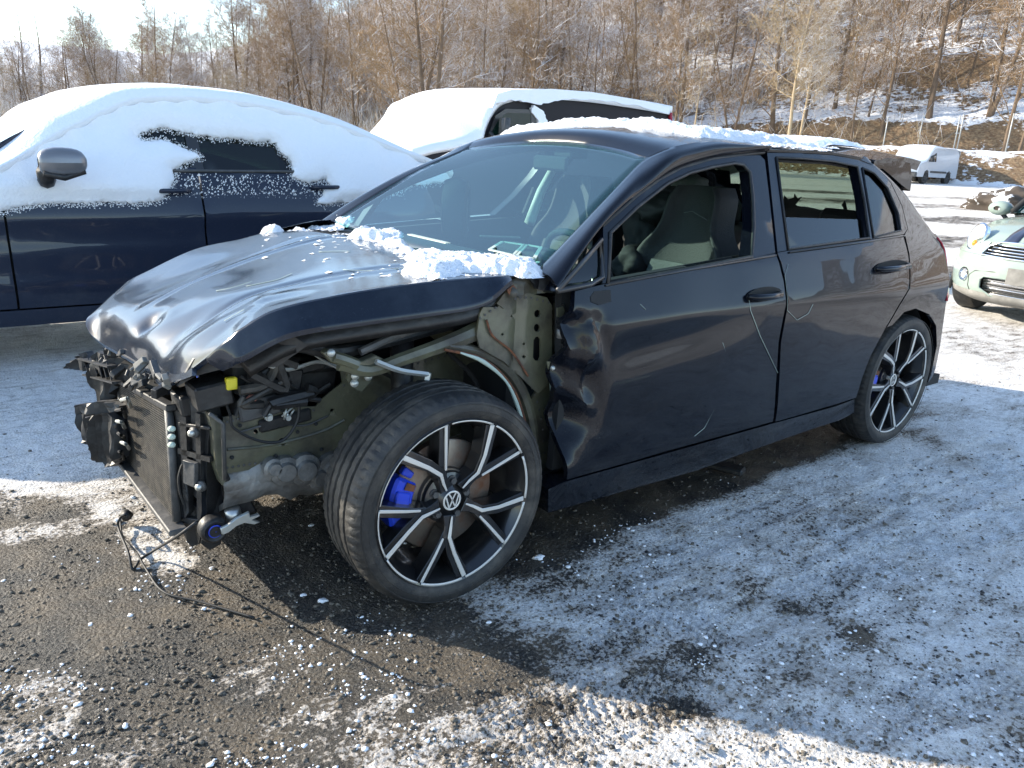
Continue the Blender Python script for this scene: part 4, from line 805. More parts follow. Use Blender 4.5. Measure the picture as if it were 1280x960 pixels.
# ------------------------------------------------------------------ wheels: local frame x = back, y = outward (flipped later), z = up
def arcpts(r, a0, a1, n): return [(r*math.cos(a0+(a1-a0)*i/n), r*math.sin(a0+(a1-a0)*i/n)) for i in range(n+1)]
def make_wheel(name, loc, steer=0., side=-1, phase=-24, calp=None, camber=0.):
    w = bpy.data.objects.new(name, None); COL.objects.link(w); w.parent = car; w.empty_display_size = .1
    w.location = loc; w.rotation_euler = (camber, 0, steer)
    o = side                                                # outward is -y for the near side
    def P(x, z, d): return (x, o*d, z)                      # d = distance outward of the mounting plane
    # tyre with grooves and shoulder sipes
    prof = []; base = [(.250, .096), (.259, .106), (.271, .114), (.290, .117), (.306, .112), (.317, .100)]
    tread = [(.3215, .088), (.324, .070), (.324, .058), (.317, .056), (.317, .048), (.325, .046), (.3255, .026), (.318, .024), (.318, .014), (.3258, .012), (.3258, -.012), (.318, -.014), (.318, -.024), (.3255, -.026), (.325, -.046), (.317, -.048), (.317, -.056), (.324, -.058), (.324, -.070), (.3215, -.088)]
    prof = base+tread+[(r, -y) for r, y in base[::-1]]
    nb = len(base); sip = set(range(nb-1, nb+2)) | set(range(len(prof)-nb-2, len(prof)-nb+1))
    def mod(i, j, r): return r-(.0045 if (i in sip and j % 3 == 0) else 0)-(.0015 if (nb+4 < i < len(prof)-nb-5 and j % 4 == 0) else 0)
    MB().lathe([(r, o*(y)) for r, y in prof], n=216, mod=mod).build('tyre', M['rubber'], w, smooth=2, ang=28)
    for r0 in (.281, .300): MB().lathe([(r0, o*.1163), (r0+.001, o*.1176), (r0+.003, o*.1163)], n=90).build('sidewall_ring', M['rubber'], w)
    # rim barrel and lip
    MB().lathe([(.257, o*.100), (.260, o*.104), (.256, o*.108), (.250, o*.105), (.244, o*.092), (.226, o*.070), (.220, o*.02), (.222, o*-.08), (.240, o*-.10)], n=96).build('rim', M['rimb'], w, smooth=2)
    # machined lip segments
    for k in range(10):
        a = math.radians(phase+36*k+18); b = a+math.radians(33.0); Pn = []
        for rr, d in ((.2475, .1055), (.2530, .1088)): Pn.append([P(rr*math.cos(t), rr*math.sin(t), d) for t in np.linspace(a, b, 10)])
        V, F = shell(Pn, np.array([0, o*.001, 0])); fixn(mk('machined_lip', V, F, M['silver'], w))
    def poly(pts, d0, d1, name, m, bev=0):
        # pts: list of (x,z,depth offset)
        n = len(pts); V = [P(x, z, d1+e) for x, z, e in pts]+[P(x*.985, z*.985, d0+e) for x, z, e in pts]
        F = [tuple(range(n)), tuple(range(2*n-1, n-1, -1))]+[(i, i+n, (i+1) % n+n, (i+1) % n) for i in range(n)]
        return fixn(mk(name, V, F, m, w, smooth=False, bevel=bev))
    def strip(c, wd, d, e=0.):                              # ribbon polygon round a centre line of (r, deg, depth)
        L = []; Rr = []
        pts = [(r*math.cos(math.radians(a)), r*math.sin(math.radians(a)), q) for r, a, q in c]
        for i, p in enumerate(pts):
            a = pts[max(i-1, 0)]; b = pts[min(i+1, len(pts)-1)]; t = np.array([b[0]-a[0], b[1]-a[1]]); t /= np.linalg.norm(t); n = np.array([-t[1], t[0]])*wd[i]/2
            L.append((p[0]+n[0], p[1]+n[1], p[2])); Rr.append((p[0]-n[0], p[1]-n[1], p[2]))
        return L, Rr
    def ribbon(c, wd, d0, d1, name, m):
        L, Rr = strip(c, wd, 0); k = len(L); V = []
        for q in (d1, d0):
            for a, b in zip(L, Rr): V += [P(a[0], a[1], q+a[2]), P(b[0], b[1], q+b[2])]
        F = []
        for i in range(k-1):
            a = 2*i; F += [(a, a+1, a+3, a+2), (a+2*k, a+2*k+2, a+2*k+3, a+2*k+1), (a, a+2, a+2*k+2, a+2*k), (a+1, a+2*k+1, a+2*k+3, a+3)]
        F += [(0, 2*k, 2*k+1, 1), (2*k-2, 2*k-1, 4*k-1, 4*k-2)]
        return fixn(mk(name, V, F, m, w, smooth=False, bevel=.0015))
    for k in range(5):
        c = phase+72*k
        # black body of the Y spoke
        ribbon([(.045, c, -.016), (.075, c, -.012), (.108, c-1, -.006), (.16, c+7, -.001), (.249, c+17, .0)], [.046, .032, .030, .034, .042], .045, .100, 'spoke', M['rimb'])
        ribbon([(.095, c-2, -.010), (.13, c-8, -.004), (.18, c-13, -.001), (.249, c-17, .0)], [.030, .030, .032, .036], .045, .099, 'spoke_branch', M['rimb'])
        # machined faces
        ribbon([(.046, c+5, -.013), (.075, c+3, -.010), (.108, c+.5, -.004), (.16, c+9, .0005), (.2485, c+17.5, .002)], [.005, .009, .012, .012, .015], .0995, .1035, 'machined_face', M['silver'])
        ribbon([(.112, c-9.5, -.006), (.16, c-13.5, -.002), (.2485, c-17.2, .002)], [.007, .009, .010], .0985, .1030, 'machined_face', M['silver'])
        a = math.radians(c+36); q = (.056*math.cos(a), .056*math.sin(a))
        MB().cyl(P(q[0], q[1], .055), P(q[0], q[1], .074), .0105, 6).cyl(P(q[0], q[1], .05), P(q[0], q[1], .0645), .0145, 16).build('wheel_bolt', M['plast2'], w, smooth=False)
    MB().lathe([(.001, o*.078), (.030, o*.080), (.034, o*.076), (.050, o*.066), (.078, o*.056), (.082, o*.035)], n=40).build('hub', M['rimb'], w, smooth=2)
    MB().lathe([(.0245, o*.0805), (.0275, o*.083), (.0305, o*.0805)], n=40).build('badge_ring', M['silver'], w)
    lg = MB()
    def ln(x0, z0, x1, z1, t=.0042): lg.bar(P(x0, z0, .0815), P(x1, z1, .0815), .002, t, up=(0, 0, 1) if abs(x1-x0) > abs(z1-z0) else (1, 0, 0))
    def tape(pts, t=.0042):
        for (x0, z0), (x1, z1) in zip(pts, pts[1:]):
            a = np.array([x0, z0]); b = np.array([x1, z1]); d = (b-a)/np.linalg.norm(b-a); n = np.array([-d[1], d[0]])*t/2; a = a-d*t*.2; b = b+d*t*.2
            lg.prism([P(*(a+n), .0805), P(*(b+n), .0805), P(*(b-n), .0805), P(*(a-n), .0805)], (0, o*.002, 0))
    tape([(-.0110, .0220), (0, .0035), (.0110, .0220)]); tape([(-.0205, .0135), (-.0105, -.0215), (0, .0000), (.0105, -.0215), (.0205, .0135)])
    lg.build('badge_letters', M['silver'], w, smooth=False)
    MB().lathe([(.05, o*.030), (.165, o*.030), (.170, o*.027), (.170, o*.002), (.165, 0), (.05, 0)], n=64).build('brake_disc', M['disc'], w, smooth=2)
    MB().lathe([(.06, o*.045), (.085, o*.043), (.088, o*.030)], n=32).build('disc_hat', M['disc'], w, smooth=2)
    # caliper
    a0 = calp if calp is not None else 180
    cal = MB(); ring = []
    for rr in (.118, .192):
        ring.append(arcpts(rr, math.radians(a0-24), math.radians(a0+27), 8))
    pts = [(x, z, 0) for x, z in ring[1]]+[(x, z, 0) for x, z in ring[0][::-1]]
    poly(pts, -.02, .060, 'caliper', M['blue'], .008)
    pts2 = [(x, z, 0) for x, z in arcpts(.182, math.radians(a0-12), math.radians(a0+14), 5)]+[(x, z, 0) for x, z in arcpts(.135, math.radians(a0+14), math.radians(a0-12), 5)]
    poly(pts2, .055, .070, 'caliper_bridge', M['blue'], .004)
    poly([(x, z, 0) for x, z in arcpts(.178, math.radians(a0-34), math.radians(a0-26), 3)]+[(x, z, 0) for x, z in arcpts(.14, math.radians(a0-26), math.radians(a0-34), 3)], .02, .045, 'caliper_lug', M['blue'], .003)
    poly([(x, z, 0) for x, z in arcpts(.16, math.radians(a0-22), math.radians(a0-14), 3)]+[(x, z, 0) for x, z in arcpts(.128, math.radians(a0-14), math.radians(a0-22), 3)], .058, .064, 'caliper_opening', M['rust'])
    return w
wf = make_wheel('front_wheel', (.043, -.776, .325), steer=-.02, side=-1, phase=-27, calp=172)
wr = make_wheel('rear_wheel', (2.640, -.766, .325), side=-1, phase=-20, calp=178)

for c_ in wr.children:
    if not c_.name.startswith('tyre'): c_.scale = (1.03, 1, 1.03)
make_wheel('front_wheel', (0, .762, .325), side=1, phase=10, calp=180); make_wheel('rear_wheel', (2.636, .756, .325), side=1, phase=30, calp=180)
rw = [[(2.636+r*math.cos(math.radians(a)), s, .34+r*math.sin(math.radians(a))) for s, r in ((-.80, .375), (-.70, .37), (-.52, .36))] for a in range(-20, 201, 12)]
for s in (1, -1): V, F = shell(net(rw, 2)*np.array([1, s, 1]), np.array([0, .006*s, .006])); fixn(mk('rear_arch_liner', V, F, M['dark'], car, smooth=2))
# ------------------------------------------------------------------ cabin
def seat(x, y, parent):
    rows = []
    for z, xb, hw, d in ((.42, x-.02, .25, .10), (.52, x, .26, .11), (.66, x+.05, .265, .10), (.80, x+.09, .26, .09), (.92, x+.125, .235, .08), (1.00, x+.15, .17, .07), (1.06, x+.165, .145, .07), (1.15, x+.185, .135, .07), (1.20, x+.20, .10, .05)):
        rows.append([(xb+.07, y-hw, z), (xb-.07, y-hw*.93, z), (xb-.02, y-hw*.62, z), (xb+.0, y, z), (xb-.02, y+hw*.62, z), (xb-.07, y+hw*.93, z), (xb+.07, y+hw, z), (xb+.08+d*.3, y, z)])
    rr = [r+[r[0]] for r in rows]; G = net(rr, 3); V, F = grid(G); o = mk('seat_back', V, F, M['seat'], parent, smooth=True); fixn(o)
    rows = []
    for z, xb, hw in ((.50, x-.005, .145), (.62, x+.035, .155), (.76, x+.075, .155), (.88, x+.107, .14)): rows.append([(xb-.045, y-hw, z), (xb-.030, y-hw*.3, z), (xb-.030, y+hw*.3, z), (xb-.045, y+hw, z)])
    V, F = shell(net(rows, 3), np.array([.03, 0, 0])); fixn(mk('seat_panel', V, F, M['seatl'], parent, smooth=2))
    rows = [[(x-.50+.03, y+a*.25, .36+.05*abs(a)) for a in (-1, -.6, 0, .6, 1)], [(x-.3, y+a*.26, .42+.05*abs(a)) for a in (-1, -.6, 0, .6, 1)], [(x+.02, y+a*.26, .40+.05*abs(a)) for a in (-1, -.6, 0, .6, 1)]]
    V, F = shell(net(rows, 3), np.array([0, 0, -.14])); fixn(mk('seat_cushion', V, F, M['seat'], parent, smooth=2))
for y in (-.37, .37): seat(1.42, y, car)
MB().tube([(1.53, -.47, 1.07), (1.515, -.40, 1.10), (1.51, -.36, 1.09)], .002, 4).build('seat_piping', M['seatl'], car)
# embroidered mark on the seat back
sx = 1.435
MB().bar((1.452, -.42, .832), (1.452, -.36, .840), .002, .005).build('seat_emblem', M['trim'], car, smooth=False); MB().bar((1.447, -.40, .815), (1.447, -.36, .820), .002, .005).build('seat_emblem', M['trim'], car, smooth=False)
MB().box((2.35, 0, .50), (.50, 1.25, .26)).build('rear_bench', M['seat'], car, smooth=False, bevel=.04)
rb_ = [[(2.56+.03*abs(t), t*.62, .45), (2.62+.02*abs(t), t*.62, .7), (2.70, t*.60, .92), (2.76, t*.56, .97)] for t in (-1, -.5, 0, .5, 1)]
V, F = shell(net(rb_, 3), np.array([.09, 0, 0])); fixn(mk('rear_seat_back', V, F, M['seat'], car, smooth=2))
for y in (-.38, .38): MB().box((2.74, y, 1.03), (.09, .25, .15)).build('rear_headrest', M['seat'], car, smooth=False, bevel=.03)
dash = [[(.43, y, .90), (.60, y, .925-.01*abs(y)), (.72, y, .90), (.78, y, .80), (.74, y, .60)] for y in (-.70, -.4, 0, .4, .70)]
V, F = shell(net(dash, 3), np.array([.0, 0, -.03])); fixn(mk('dashboard', V, F, M['dark'], car, smooth=2))
MB().box((.68, -.36, .945), (.10, .30, .06)).build('instrument_hood', M['dark'], car, smooth=False, bevel=.02)
# papers lying on the dashboard (seen as pale outlined oblongs)
def on_dash(u, v): return onz(u, v, .985)
for q in ([(612, 312), (628, 302), (655, 306), (642, 319)], [(645, 320), (658, 306), (676, 309), (668, 323)]):
    p = [on_dash(*a) for a in q]; t = MB()
    for a, b in zip(p, p[1:]+p[:1]): t.bar(a, b, .012, .004)
    t.build('sticker_frame', M['trim'], car, smooth=False)
MB().bar(on_dash(512, 293), on_dash(560, 304), .02, .004).build('vent_strip', M['trim'], car, smooth=False)
MB().bar(on_dash(600, 295), on_dash(650, 297), .03, .004).build('vent_strip', M['seatl'], car, smooth=False)
# steering wheel, deflated airbag, hanging curtain and the broken centre console
sw = MB(); ctr = np.array([.93, -.36, .86]); ax1 = np.array([0, 1, 0]); ax2 = np.array([-.42, 0, .9])
sw.tube([ctr+.18*(math.cos(t)*ax1+math.sin(t)*ax2) for t in np.linspace(0, 2*math.pi, 33)], .014, 8, caps=False)
sw.build('steering_wheel', M['dark'], car); MB().box(ctr+(-.03, 0, -.02), (.08, .16, .12)).build('steering_boss', M['dark'], car, smooth=False, bevel=.02)
def cloth(name, c, r, m, seed, sc=(1, 1, 1)):
    bm = bmesh.new(); bmesh.ops.create_icosphere(bm, subdivisions=4, radius=1)
    V = np.array([v.co for v in bm.verts]); F = [tuple(v.index for v in f.verts) for f in bm.faces]; bm.free()
    d = .55+.9*fbm(V[:, 0]*1.6+seed, V[:, 1]*1.6, V[:, 2]*1.6, o=4)
    V = V*d[:, None]*r*np.array(sc)+np.array(c); return mk(name, V, F, m, car)
cloth('airbag', ony(840, 260, -.10), .16, M['seat'], 3, (1.1, 1, .5)); cloth('airbag', ony(862, 237, .0), .11, M['seatl'], 8, (.8, 1, .7))
MB().tube([ony(812, 300, -.1), ony(836, 288, -.12), ony(842, 272, -.12)], [.018, .014, .012], 6).build('belt_bracket', M['seatl'], car)
MB().tube([ony(790, 335, .1), ony(800, 300, .05), ony(797, 283, .05)], [.03, .03, .015], 7).build('gear_console', M['plast'], car)
MB().box(ony(806, 322, -.05), (.10, .10, .16)).build('centre_console', M['plast'], car, smooth=False, bevel=.02)
MB().box(ony(820, 325, 0), (.05, .06, .12)).build('console_panel', M['seatl'], car, smooth=False, bevel=.01)
for k_, (u_, v_, y_, r_, sc_) in enumerate([(800, 300, .0, .11, (.7, .8, 1.3)), (824, 300, -.05, .10, (1.2, .8, .6)), (850, 255, .05, .14, (1.2, 1, .6)), (792, 330, -.1, .10, (1, 1, .8)), (815, 270, .25, .14, (1.3, .8, .7)), (840, 320, .1, .10, (1, .8, 1))]): cloth('added_dark_lump' if k_ % 2 else 'added_dark_cloth', ony(u_, v_, y_), r_, M['dark'] if k_ != 2 else M['seat'], 20+k_, sc_)  # dark cloth lumps added to darken a cabin that came out too bright
# passenger-side pillar trim and belt seen through the windscreen
MB().tube([ony(662, 278, .45), ony(676, 240, .50), ony(694, 206, .55)], [.030, .026, .022], 6).build('pillar_trim', M['trim'], car)
MB().bar(ony(654, 268, .40), ony(667, 236, .45), .01, .025).build('seat_belt', M['seatl'], car, smooth=False)
# a loose spare wheel thrown in the passenger side
c = ony(570, 262, .55)
RT = np.array(Matrix.Rotation(math.radians(50), 3, 'Z'))
def xf(mb, c, R):
    mb.V = [tuple(np.array(c)+R@np.array(v)) for v in mb.V]; return mb
xf(MB().lathe([(.085, -.04), (.10, -.06), (.135, -.05), (.15, 0), (.135, .05), (.10, .06), (.085, .04)], n=40), c, RT).build('spare_tyre', M['seat'], car, smooth=2)
xf(MB().lathe([(.012, -.035), (.045, -.03), (.05, -.02), (.06, -.045), (.075, -.05), (.088, -.045), (.088, .04)], n=40), c, RT).build('spare_rim', M['seatl'], car, smooth=2)
MB().box((1.17, 0, 1.30), (.10, .12, .035)).build('mirror_housing', M['dark'], car, smooth=False, bevel=.01); MB().box((1.06, .0, 1.26), (.02, .22, .06)).build('rear_view_mirror', M['dark'], car, smooth=False, bevel=.01)
V, F = shell(ROOF[3:-2]*np.array([1, .97, 1])-np.array([0, 0, .045]), np.array([0, 0, -.01])); fixn(mk('headliner', V, F, M['interior'], car))
# jagged remains of film and glass in the far rear window
for px, x in [([(980, 244), (985, 249), (992, 247), (993, 242), (997, 248), (1002, 246), (994, 256), (1010, 262), (1040, 266), (1042, 270), (1010, 266), (978, 262)], 3.02), ([(1052, 256), (1056, 250), (1059, 262), (1072, 270), (1080, 275), (1074, 277), (1060, 272)], 3.05)]:
    plate('torn_window_film', px, x, M['dark'], car, th=.004, axis='x')
plate('parcel_shelf', [(974, 262), (1000, 258), (1030, 264), (1050, 276), (1056, 292), (974, 300)], 2.75, M['seat'], car, th=.05, axis='x')
# ------------------------------------------------------------------ snow lying on the wreck
def snow_mask_mesh(name, x0, x1, y0, y1, zf, mask, th, m, parent, step=.012, lump=.35, f=9.):
    xs = np.arange(x0, x1, step); ys = np.arange(y0, y1, step); X, Y = np.meshgrid(xs, ys, indexing='ij')
    k = mask(X, Y)+.30*(fbm(X*f+3, Y*f, o=5)-.5)*2+.26*(fbm(X*30+Y*12, Y*30-X*12, o=4)-.5)*2
    Xr = X*.8+Y*.6; Yr = -X*.6+Y*.8; n1 = .6*fbm(Xr*11+7, Yr*11, o=3)+.4*fbm(X*27, Y*27, o=3); h = np.clip((k-.45)*1.6, 0, 1)**.85*th*(1-lump+lump*1.9*n1)+np.where(k > .47, .010*np.abs(fbm(Xr*60, Yr*60, o=3)-.5)*2, 0)
    Z = zf(X, Y); P = np.stack([X, Y, Z+h], -1)
    P += .25*step*np.stack([fbm(X*40, Y*40)-.5, fbm(X*40+9, Y*40)-.5, 0*X], -1)
    V = P.reshape(-1, 3); i = np.arange(X.size).reshape(X.shape)
    Fq = np.stack([i[:-1, :-1], i[1:, :-1], i[1:, 1:], i[:-1, 1:]], -1).reshape(-1, 4); hk = h.ravel()[Fq].max(1) > 1e-5; Fq = Fq[hk]
    used = np.unique(Fq); rm = -np.ones(len(V), int); rm[used] = np.arange(len(used))
    o = mk_np(name, V[used], rm[Fq], m, {}, parent); return tag(o, kind='stuff')
ell = lambda X, Y, L: sum(w*np.exp(-((X-cx)/rx)**2-((Y-cy)/ry)**2) for cx, cy, rx, ry, w in L)
def roofmask(X, Y):
    front = 1.30+.25*np.clip(Y+.3, 0, 1)*0-.16*sstep(-.1, .5, Y)
    return 1.05*sstep(front-.02, front+.10, X)*(.45+.55*sstep(2.5, 1.9, X))*sstep(2.7, 2.5, X)*sstep(-.50, -.36, Y+.10*sstep(1.9, 1.5, X))*sstep(.6, .5, Y)
tag(snow_mask_mesh('roof_snow', 1.05, 2.9, -.56, .6, lambda X, Y: roof_z(X, Y)-.004, roofmask, .032, M['snowb'], car, .010, lump=.75, f=5), 'crusty patch of snow on the roof')
tag(snow_mask_mesh('roof_snow', 1.45, 2.4, -.60, -.35, lambda X, Y: roof_z(X, Y)-.001, lambda X, Y: .46*sstep(1.5, 1.7, X)*sstep(2.4, 2.1, X), .012, M['snowb'], car, .007, f=22), 'thin frozen snow along the roof edge')
def hood_z(X, Y):
    pts = H.reshape(-1, 3); ix = ((pts[:, 0]+.7)/.02).astype(int); iy = ((pts[:, 1]+.8)/.02).astype(int)
    G = np.full((90, 90), -9.); np.maximum.at(G, (np.clip(ix, 0, 89), np.clip(iy, 0, 89)), pts[:, 2])
    for _ in range(25):
        m = G < -1; 
        if not m.any(): break
        s = np.zeros_like(G); n = np.zeros_like(G)
        for a, b in ((1, 0), (-1, 0), (0, 1), (0, -1)):
            q = np.roll(G, (a, b), (0, 1)); k = q > -1; s += np.where(k, q, 0); n += k
        G = np.where(m & (n > 0), s/np.maximum(n, 1), G)
    gx = np.clip((X+.7)/.02-.5, 0, 88); gy = np.clip((Y+.8)/.02-.5, 0, 88); i = gx.astype(int); j = gy.astype(int); fx = gx-i; fy = gy-j
    z = G[i, j]*(1-fx)*(1-fy)+G[i+1, j]*fx*(1-fy)+G[i, j+1]*(1-fx)*fy+G[i+1, j+1]*fx*fy
    w = np.interp(np.abs(Y), [0, .72], [.395, .43]); return np.where(X > w, .925+.025*(np.abs(Y)/.72)**2+(X-w)*.56, z)
def P2(u, v, z=.955): p = onz(u, v, z); return p[0], p[1]
HB = [(*P2(535, 336), .07, .10, .9), (*P2(560, 330), .09, .12, 1.1), (*P2(590, 327), .10, .14, 1.3), (*P2(620, 331), .08, .12, 1.1), (*P2(655, 337), .05, .07, .8), (*P2(640, 334), .06, .08, .8), (*P2(455, 291), .06, .10, 1.1), (*P2(478, 293), .07, .10, 1.4), (*P2(495, 302), .05, .09, 1.0), (*P2(512, 312), .04, .07, .8),
      (*P2(400, 284, .93), .05, .14, .60), (*P2(372, 288, .92), .05, .12, .58), (*P2(345, 291, .91), .035, .06, .58), (*P2(333, 291, .91), .03, .03, .55), (*P2(425, 284, .93), .06, .12, .60), (*P2(524, 320), .05, .07, .8)]
tag(snow_mask_mesh('bonnet_snow', -.15, .62, -.80, .76, lambda X, Y: hood_z(X, Y)-.003, lambda X, Y: np.clip(ell(X, Y, HB), 0, 1.0)*1.0, 0.036, M['snowb'], car, .006, lump=.6, f=9), 'lumps of snow along the foot of the windscreen')
tag(snow_mask_mesh('bonnet_frost', -.1, .36, -.72, .7, lambda X, Y: hood_z(X, Y)+.0005, lambda X, Y: .21+.22*np.clip(ell(X+.03, Y, HB), 0, 1.), .003, M['snowb'], car, .005, f=45), 'thin crust of frozen snow specks on the bonnet')
# ================================================================== snow-covered SUV on the left
def SV(x, z):                                              # near side surface of the SUV (facing the wreck)
    y = 2.30
    if z < .35: y += .05*((.35-z)/.1)**2*.3
    if z > .82: y += .05*min(1, (z-.82)/.12)
    if z > .98: y += .52*(z-.98)
    if x > 1.4: y += .12*((x-1.4)/.7)**2
    if x < -1.6: y += .15*((x+1.6)/.7)**2
    y += .018*math.exp(-((z-.74)/.07)**2)-.02*math.exp(-((z-.44)/.05)**2)
    return y
suv = empty('snowy_suv', (0, 0, 0), 0, 'dark slate SUV thickly covered in snow with a silver door mirror', 'car')
def hv(u, v): return hit(u, v, SV, 2.4)
def pan2(name, xz, m, parent, S, step=.06, th=.03, off=0., holes=(), **k):
    V, F = cdt(xz, list(holes), step); P = np.array([(x, S(x, z)+off, z) for x, z in V]); V, F = thick(P, F, np.array([0, th, 0]))
    return fixn(mk(name, V, F, m, parent, smooth=2, **k))
def XZ(px, f): return [(p[0], p[2]) for p in [f(u, v) for u, v in px]]
a1 = hv(6, 262); a2 = hv(26, 392); b1 = hv(248, 218); b2 = hv(250, 330)
gx1, gx2, gm = a1[0], a2[0], b1[0]
pan2('front_door', [(gx1, .98), (gx2, .34), (gm-.006, .34), (gm-.006, 1.06), (gm-.006, 1.10), (gx1+.1, 1.06)], M['suvp'], suv, SV)
pan2('rear_door', [(gm+.006, .34), (1.05, .34), (1.2, .45), (1.28, .62), (1.36, .8), (1.38, 1.1), (gm+.006, 1.08)], M['suvp'], suv, SV)
pan2('front_wing', [(-2.2, .60), (-2.15, .85), (-1.8, .95), (gx1-.012, 1.02), (gx1-.012, .98), (gx2-.012, .34), (-.78, .34), (-.86, .50), (-1.02, .66), (-1.25, .72), (-1.48, .66), (-1.64, .50), (-1.72, .34), (-2.15, .34)], M['suvp'], suv, SV)
pan2('rear_quarter', [(1.06, .34), (1.21, .45), (1.29, .62), (1.37, .8), (1.39, 1.1), (1.9, 1.14), (2.02, .9), (2.05, .4), (1.95, .36), (1.92, .52), (1.8, .66), (1.58, .72), (1.36, .66), (1.22, .5), (1.16, .36)], M['suvp'], suv, SV)
pan2('sill', [(-.78, .33), (1.1, .33), (1.1, .24), (-.78, .24)], M['suvp'], suv, SV, th=.1)
pan2('side_glass', [(-.55, 1.06), (1.42, 1.10), (1.30, 1.28), (.9, 1.40), (.3, 1.46), (-.1, 1.36)], M['glassd'], suv, SV, off=.02, th=.01)
pan2('window_pillar', [(gm-.03, 1.06), (gm+.04, 1.06), (gm+.04, 1.44), (gm-.03, 1.44)], M['frame'], suv, SV, off=.005, th=.02)
MB().tube([(x, SV(x, 1.075+.02*x)-.006, 1.075+.02*x) for x in np.linspace(-.5, 1.4, 16)], .010, 6).build('chrome_window_strip', M['plast2'], suv)
MB().box((-.1, 3.2, .62), (3.9, 1.66, .60)).build('body_core', M['dark'], suv, smooth=False, bevel=.05)
cab = [[(-1.0, 0, .98), (-.98, .8, 1.0), (-1.0, 1.6, .98)], [(-.2, .22, 1.42), (-.2, .85, 1.46), (-.2, 1.45, 1.42)], [(.5, .28, 1.50), (.5, .85, 1.53), (.5, 1.4, 1.5)], [(1.3, .25, 1.40), (1.3, .85, 1.43), (1.3, 1.42, 1.4)], [(2.0, .1, 1.0), (2.05, .85, 1.02), (2.0, 1.6, 1.0)]]
G2 = net(cab, 4)+np.array([0, 2.40, 0]); V, F = shell(G2, np.array([0, 0, -.04])); fixn(mk('roof', V, F, M['suvp'], suv, smooth=2))
hd = [[(-2.2, 0, .62), (-2.3, .85, .64), (-2.2, 1.7, .62)], [(-2.0, 0, .90), (-2.05, .85, .93), (-2.0, 1.7, .9)], [(-1.0, .0, 1.0), (-1.0, .85, 1.03), (-1.0, 1.7, 1.0)]]
V, F = shell(net(hd, 4)+np.array([0, 2.35, 0]), np.array([0, 0, -.05])); fixn(mk('bonnet', V, F, M['suvp'], suv, smooth=2))
def simple_wheel(loc, parent, r=.34, w=.23, o=-1, m='plast2'):
    MB().lathe([(r*.62, o*w*.46), (r*.8, o*w*.5), (r*.94, o*w*.47), (r, o*w*.36), (r, -o*w*.36), (r*.94, -o*w*.5), (r*.6, -o*w*.5)], loc, 40).build('tyre', M['rubber'], parent, smooth=2)
    mb = MB(); mb.lathe([(.01, o*w*.30), (r*.18, o*w*.32), (r*.2, o*w*.22), (r*.56, o*w*.22), (r*.60, o*w*.42), (r*.65, o*w*.46)], loc, 32)
    for k in range(7):
        t = k*2*math.pi/7; mb.bar(np.array(loc)+(0.05*math.cos(t), o*w*.33, .05*math.sin(t)), np.array(loc)+(r*.6*math.cos(t), o*w*.40, r*.6*math.sin(t)), .04, .03, up=(0, 1, 0))
    mb.build('wheel_rim', M[m], parent, smooth=2)
for x, y, o in ((-1.25, 2.46, -1), (1.55, 2.46, -1), (-1.25, 3.95, 1), (1.55, 3.95, 1)): simple_wheel((x, y, .34), suv, o=o)
# mirror: silver cap, black foot
mc = ony(77, 203, 2.14)
rows = []
for t, s in ((-.105, .35), (-.09, .75), (-.03, 1.), (.05, .95), (.095, .72), (.115, .3)):
    rows.append([mc+np.array([t, -.055*s*math.cos(a), .075*s*math.sin(a)+.02*t]) for a in np.linspace(0, 2*math.pi, 13)])
V, F = grid(net(rows, 2)); fixn(mk('door_mirror', V, F, mat('mirror_silver', (.20, .20, .21), .35, metal=.5, coat=.4), suv))
MB().tube([mc+(-.07, .04, -.05), mc+(-.06, .13, -.10), mc+(-.05, .20, -.10)], [.045, .04, .05], 8).build('mirror_foot', M['plast'], suv)
MB().tube([mc+(-.09, -.02, -.055), mc+(0, -.03, -.075), mc+(.10, -.01, -.04)], .018, 6).build('mirror_trim', M['plast'], suv)
# handles
for x, z in ((gm-.17, .965), (1.14, 1.0)): MB().tube([(x-.10, SV(x, z)-.01, z), (x-.06, SV(x, z)-.04, z+.003), (x+.06, SV(x, z)-.04, z+.006), (x+.10, SV(x, z)-.01, z+.006)], .014, 7).build('door_handle', M['suvp'], suv)
# snow: thick side coat with a bare window patch and ragged lower edge
def rag(px, amp, seed, n=5):
    out = []
    if amp > 2:                                            # fractal melt edge
        for a, b in zip(px, px[1:]):
            L = math.hypot(b[0]-a[0], b[1]-a[1]); k = max(2, int(L/1.6))
            for j in range(k):
                t = j/k; x = a[0]+(b[0]-a[0])*t; y = a[1]+(b[1]-a[1])*t
                e = [float(fbm(x*q+seed, y*q, o=3))-.5 for q in (.12, .5)]; e2 = [float(fbm(x*q+seed+50, y*q, o=3))-.5 for q in (.12, .5)]
                out.append((x+amp*(2.2*e[0]+1.6*e[1]), y+amp*(2.2*e2[0]+1.6*e2[1])))
        out.append(px[-1]); return out
    r = random.Random(seed)
    for i, (a, b) in enumerate(zip(px, px[1:])):
        for j in range(n): t = j/n; out.append((a[0]+(b[0]-a[0])*t+r.uniform(-amp, amp), a[1]+(b[1]-a[1])*t+r.uniform(-amp, amp)))
    out.append(px[-1]); return out
low = rag([(-120, 290), (0, 264), (20, 258), (60, 254), (120, 252), (170, 254), (200, 250), (212, 240), (217, 222), (216, 212), (228, 204), (250, 196)], 2.2, 1)
mid_ = rag([(250, 196), (240, 190), (222, 182), (205, 175), (190, 176), (176, 176), (170, 171), (185, 163), (200, 158), (225, 163), (250, 170), (280, 172), (312, 175), (343, 178), (350, 190), (364, 203), (366, 220), (385, 229), (405, 222), (412, 232), (396, 250), (400, 255), (440, 252), (470, 250), (500, 235), (560, 225)], 2.4, 2)
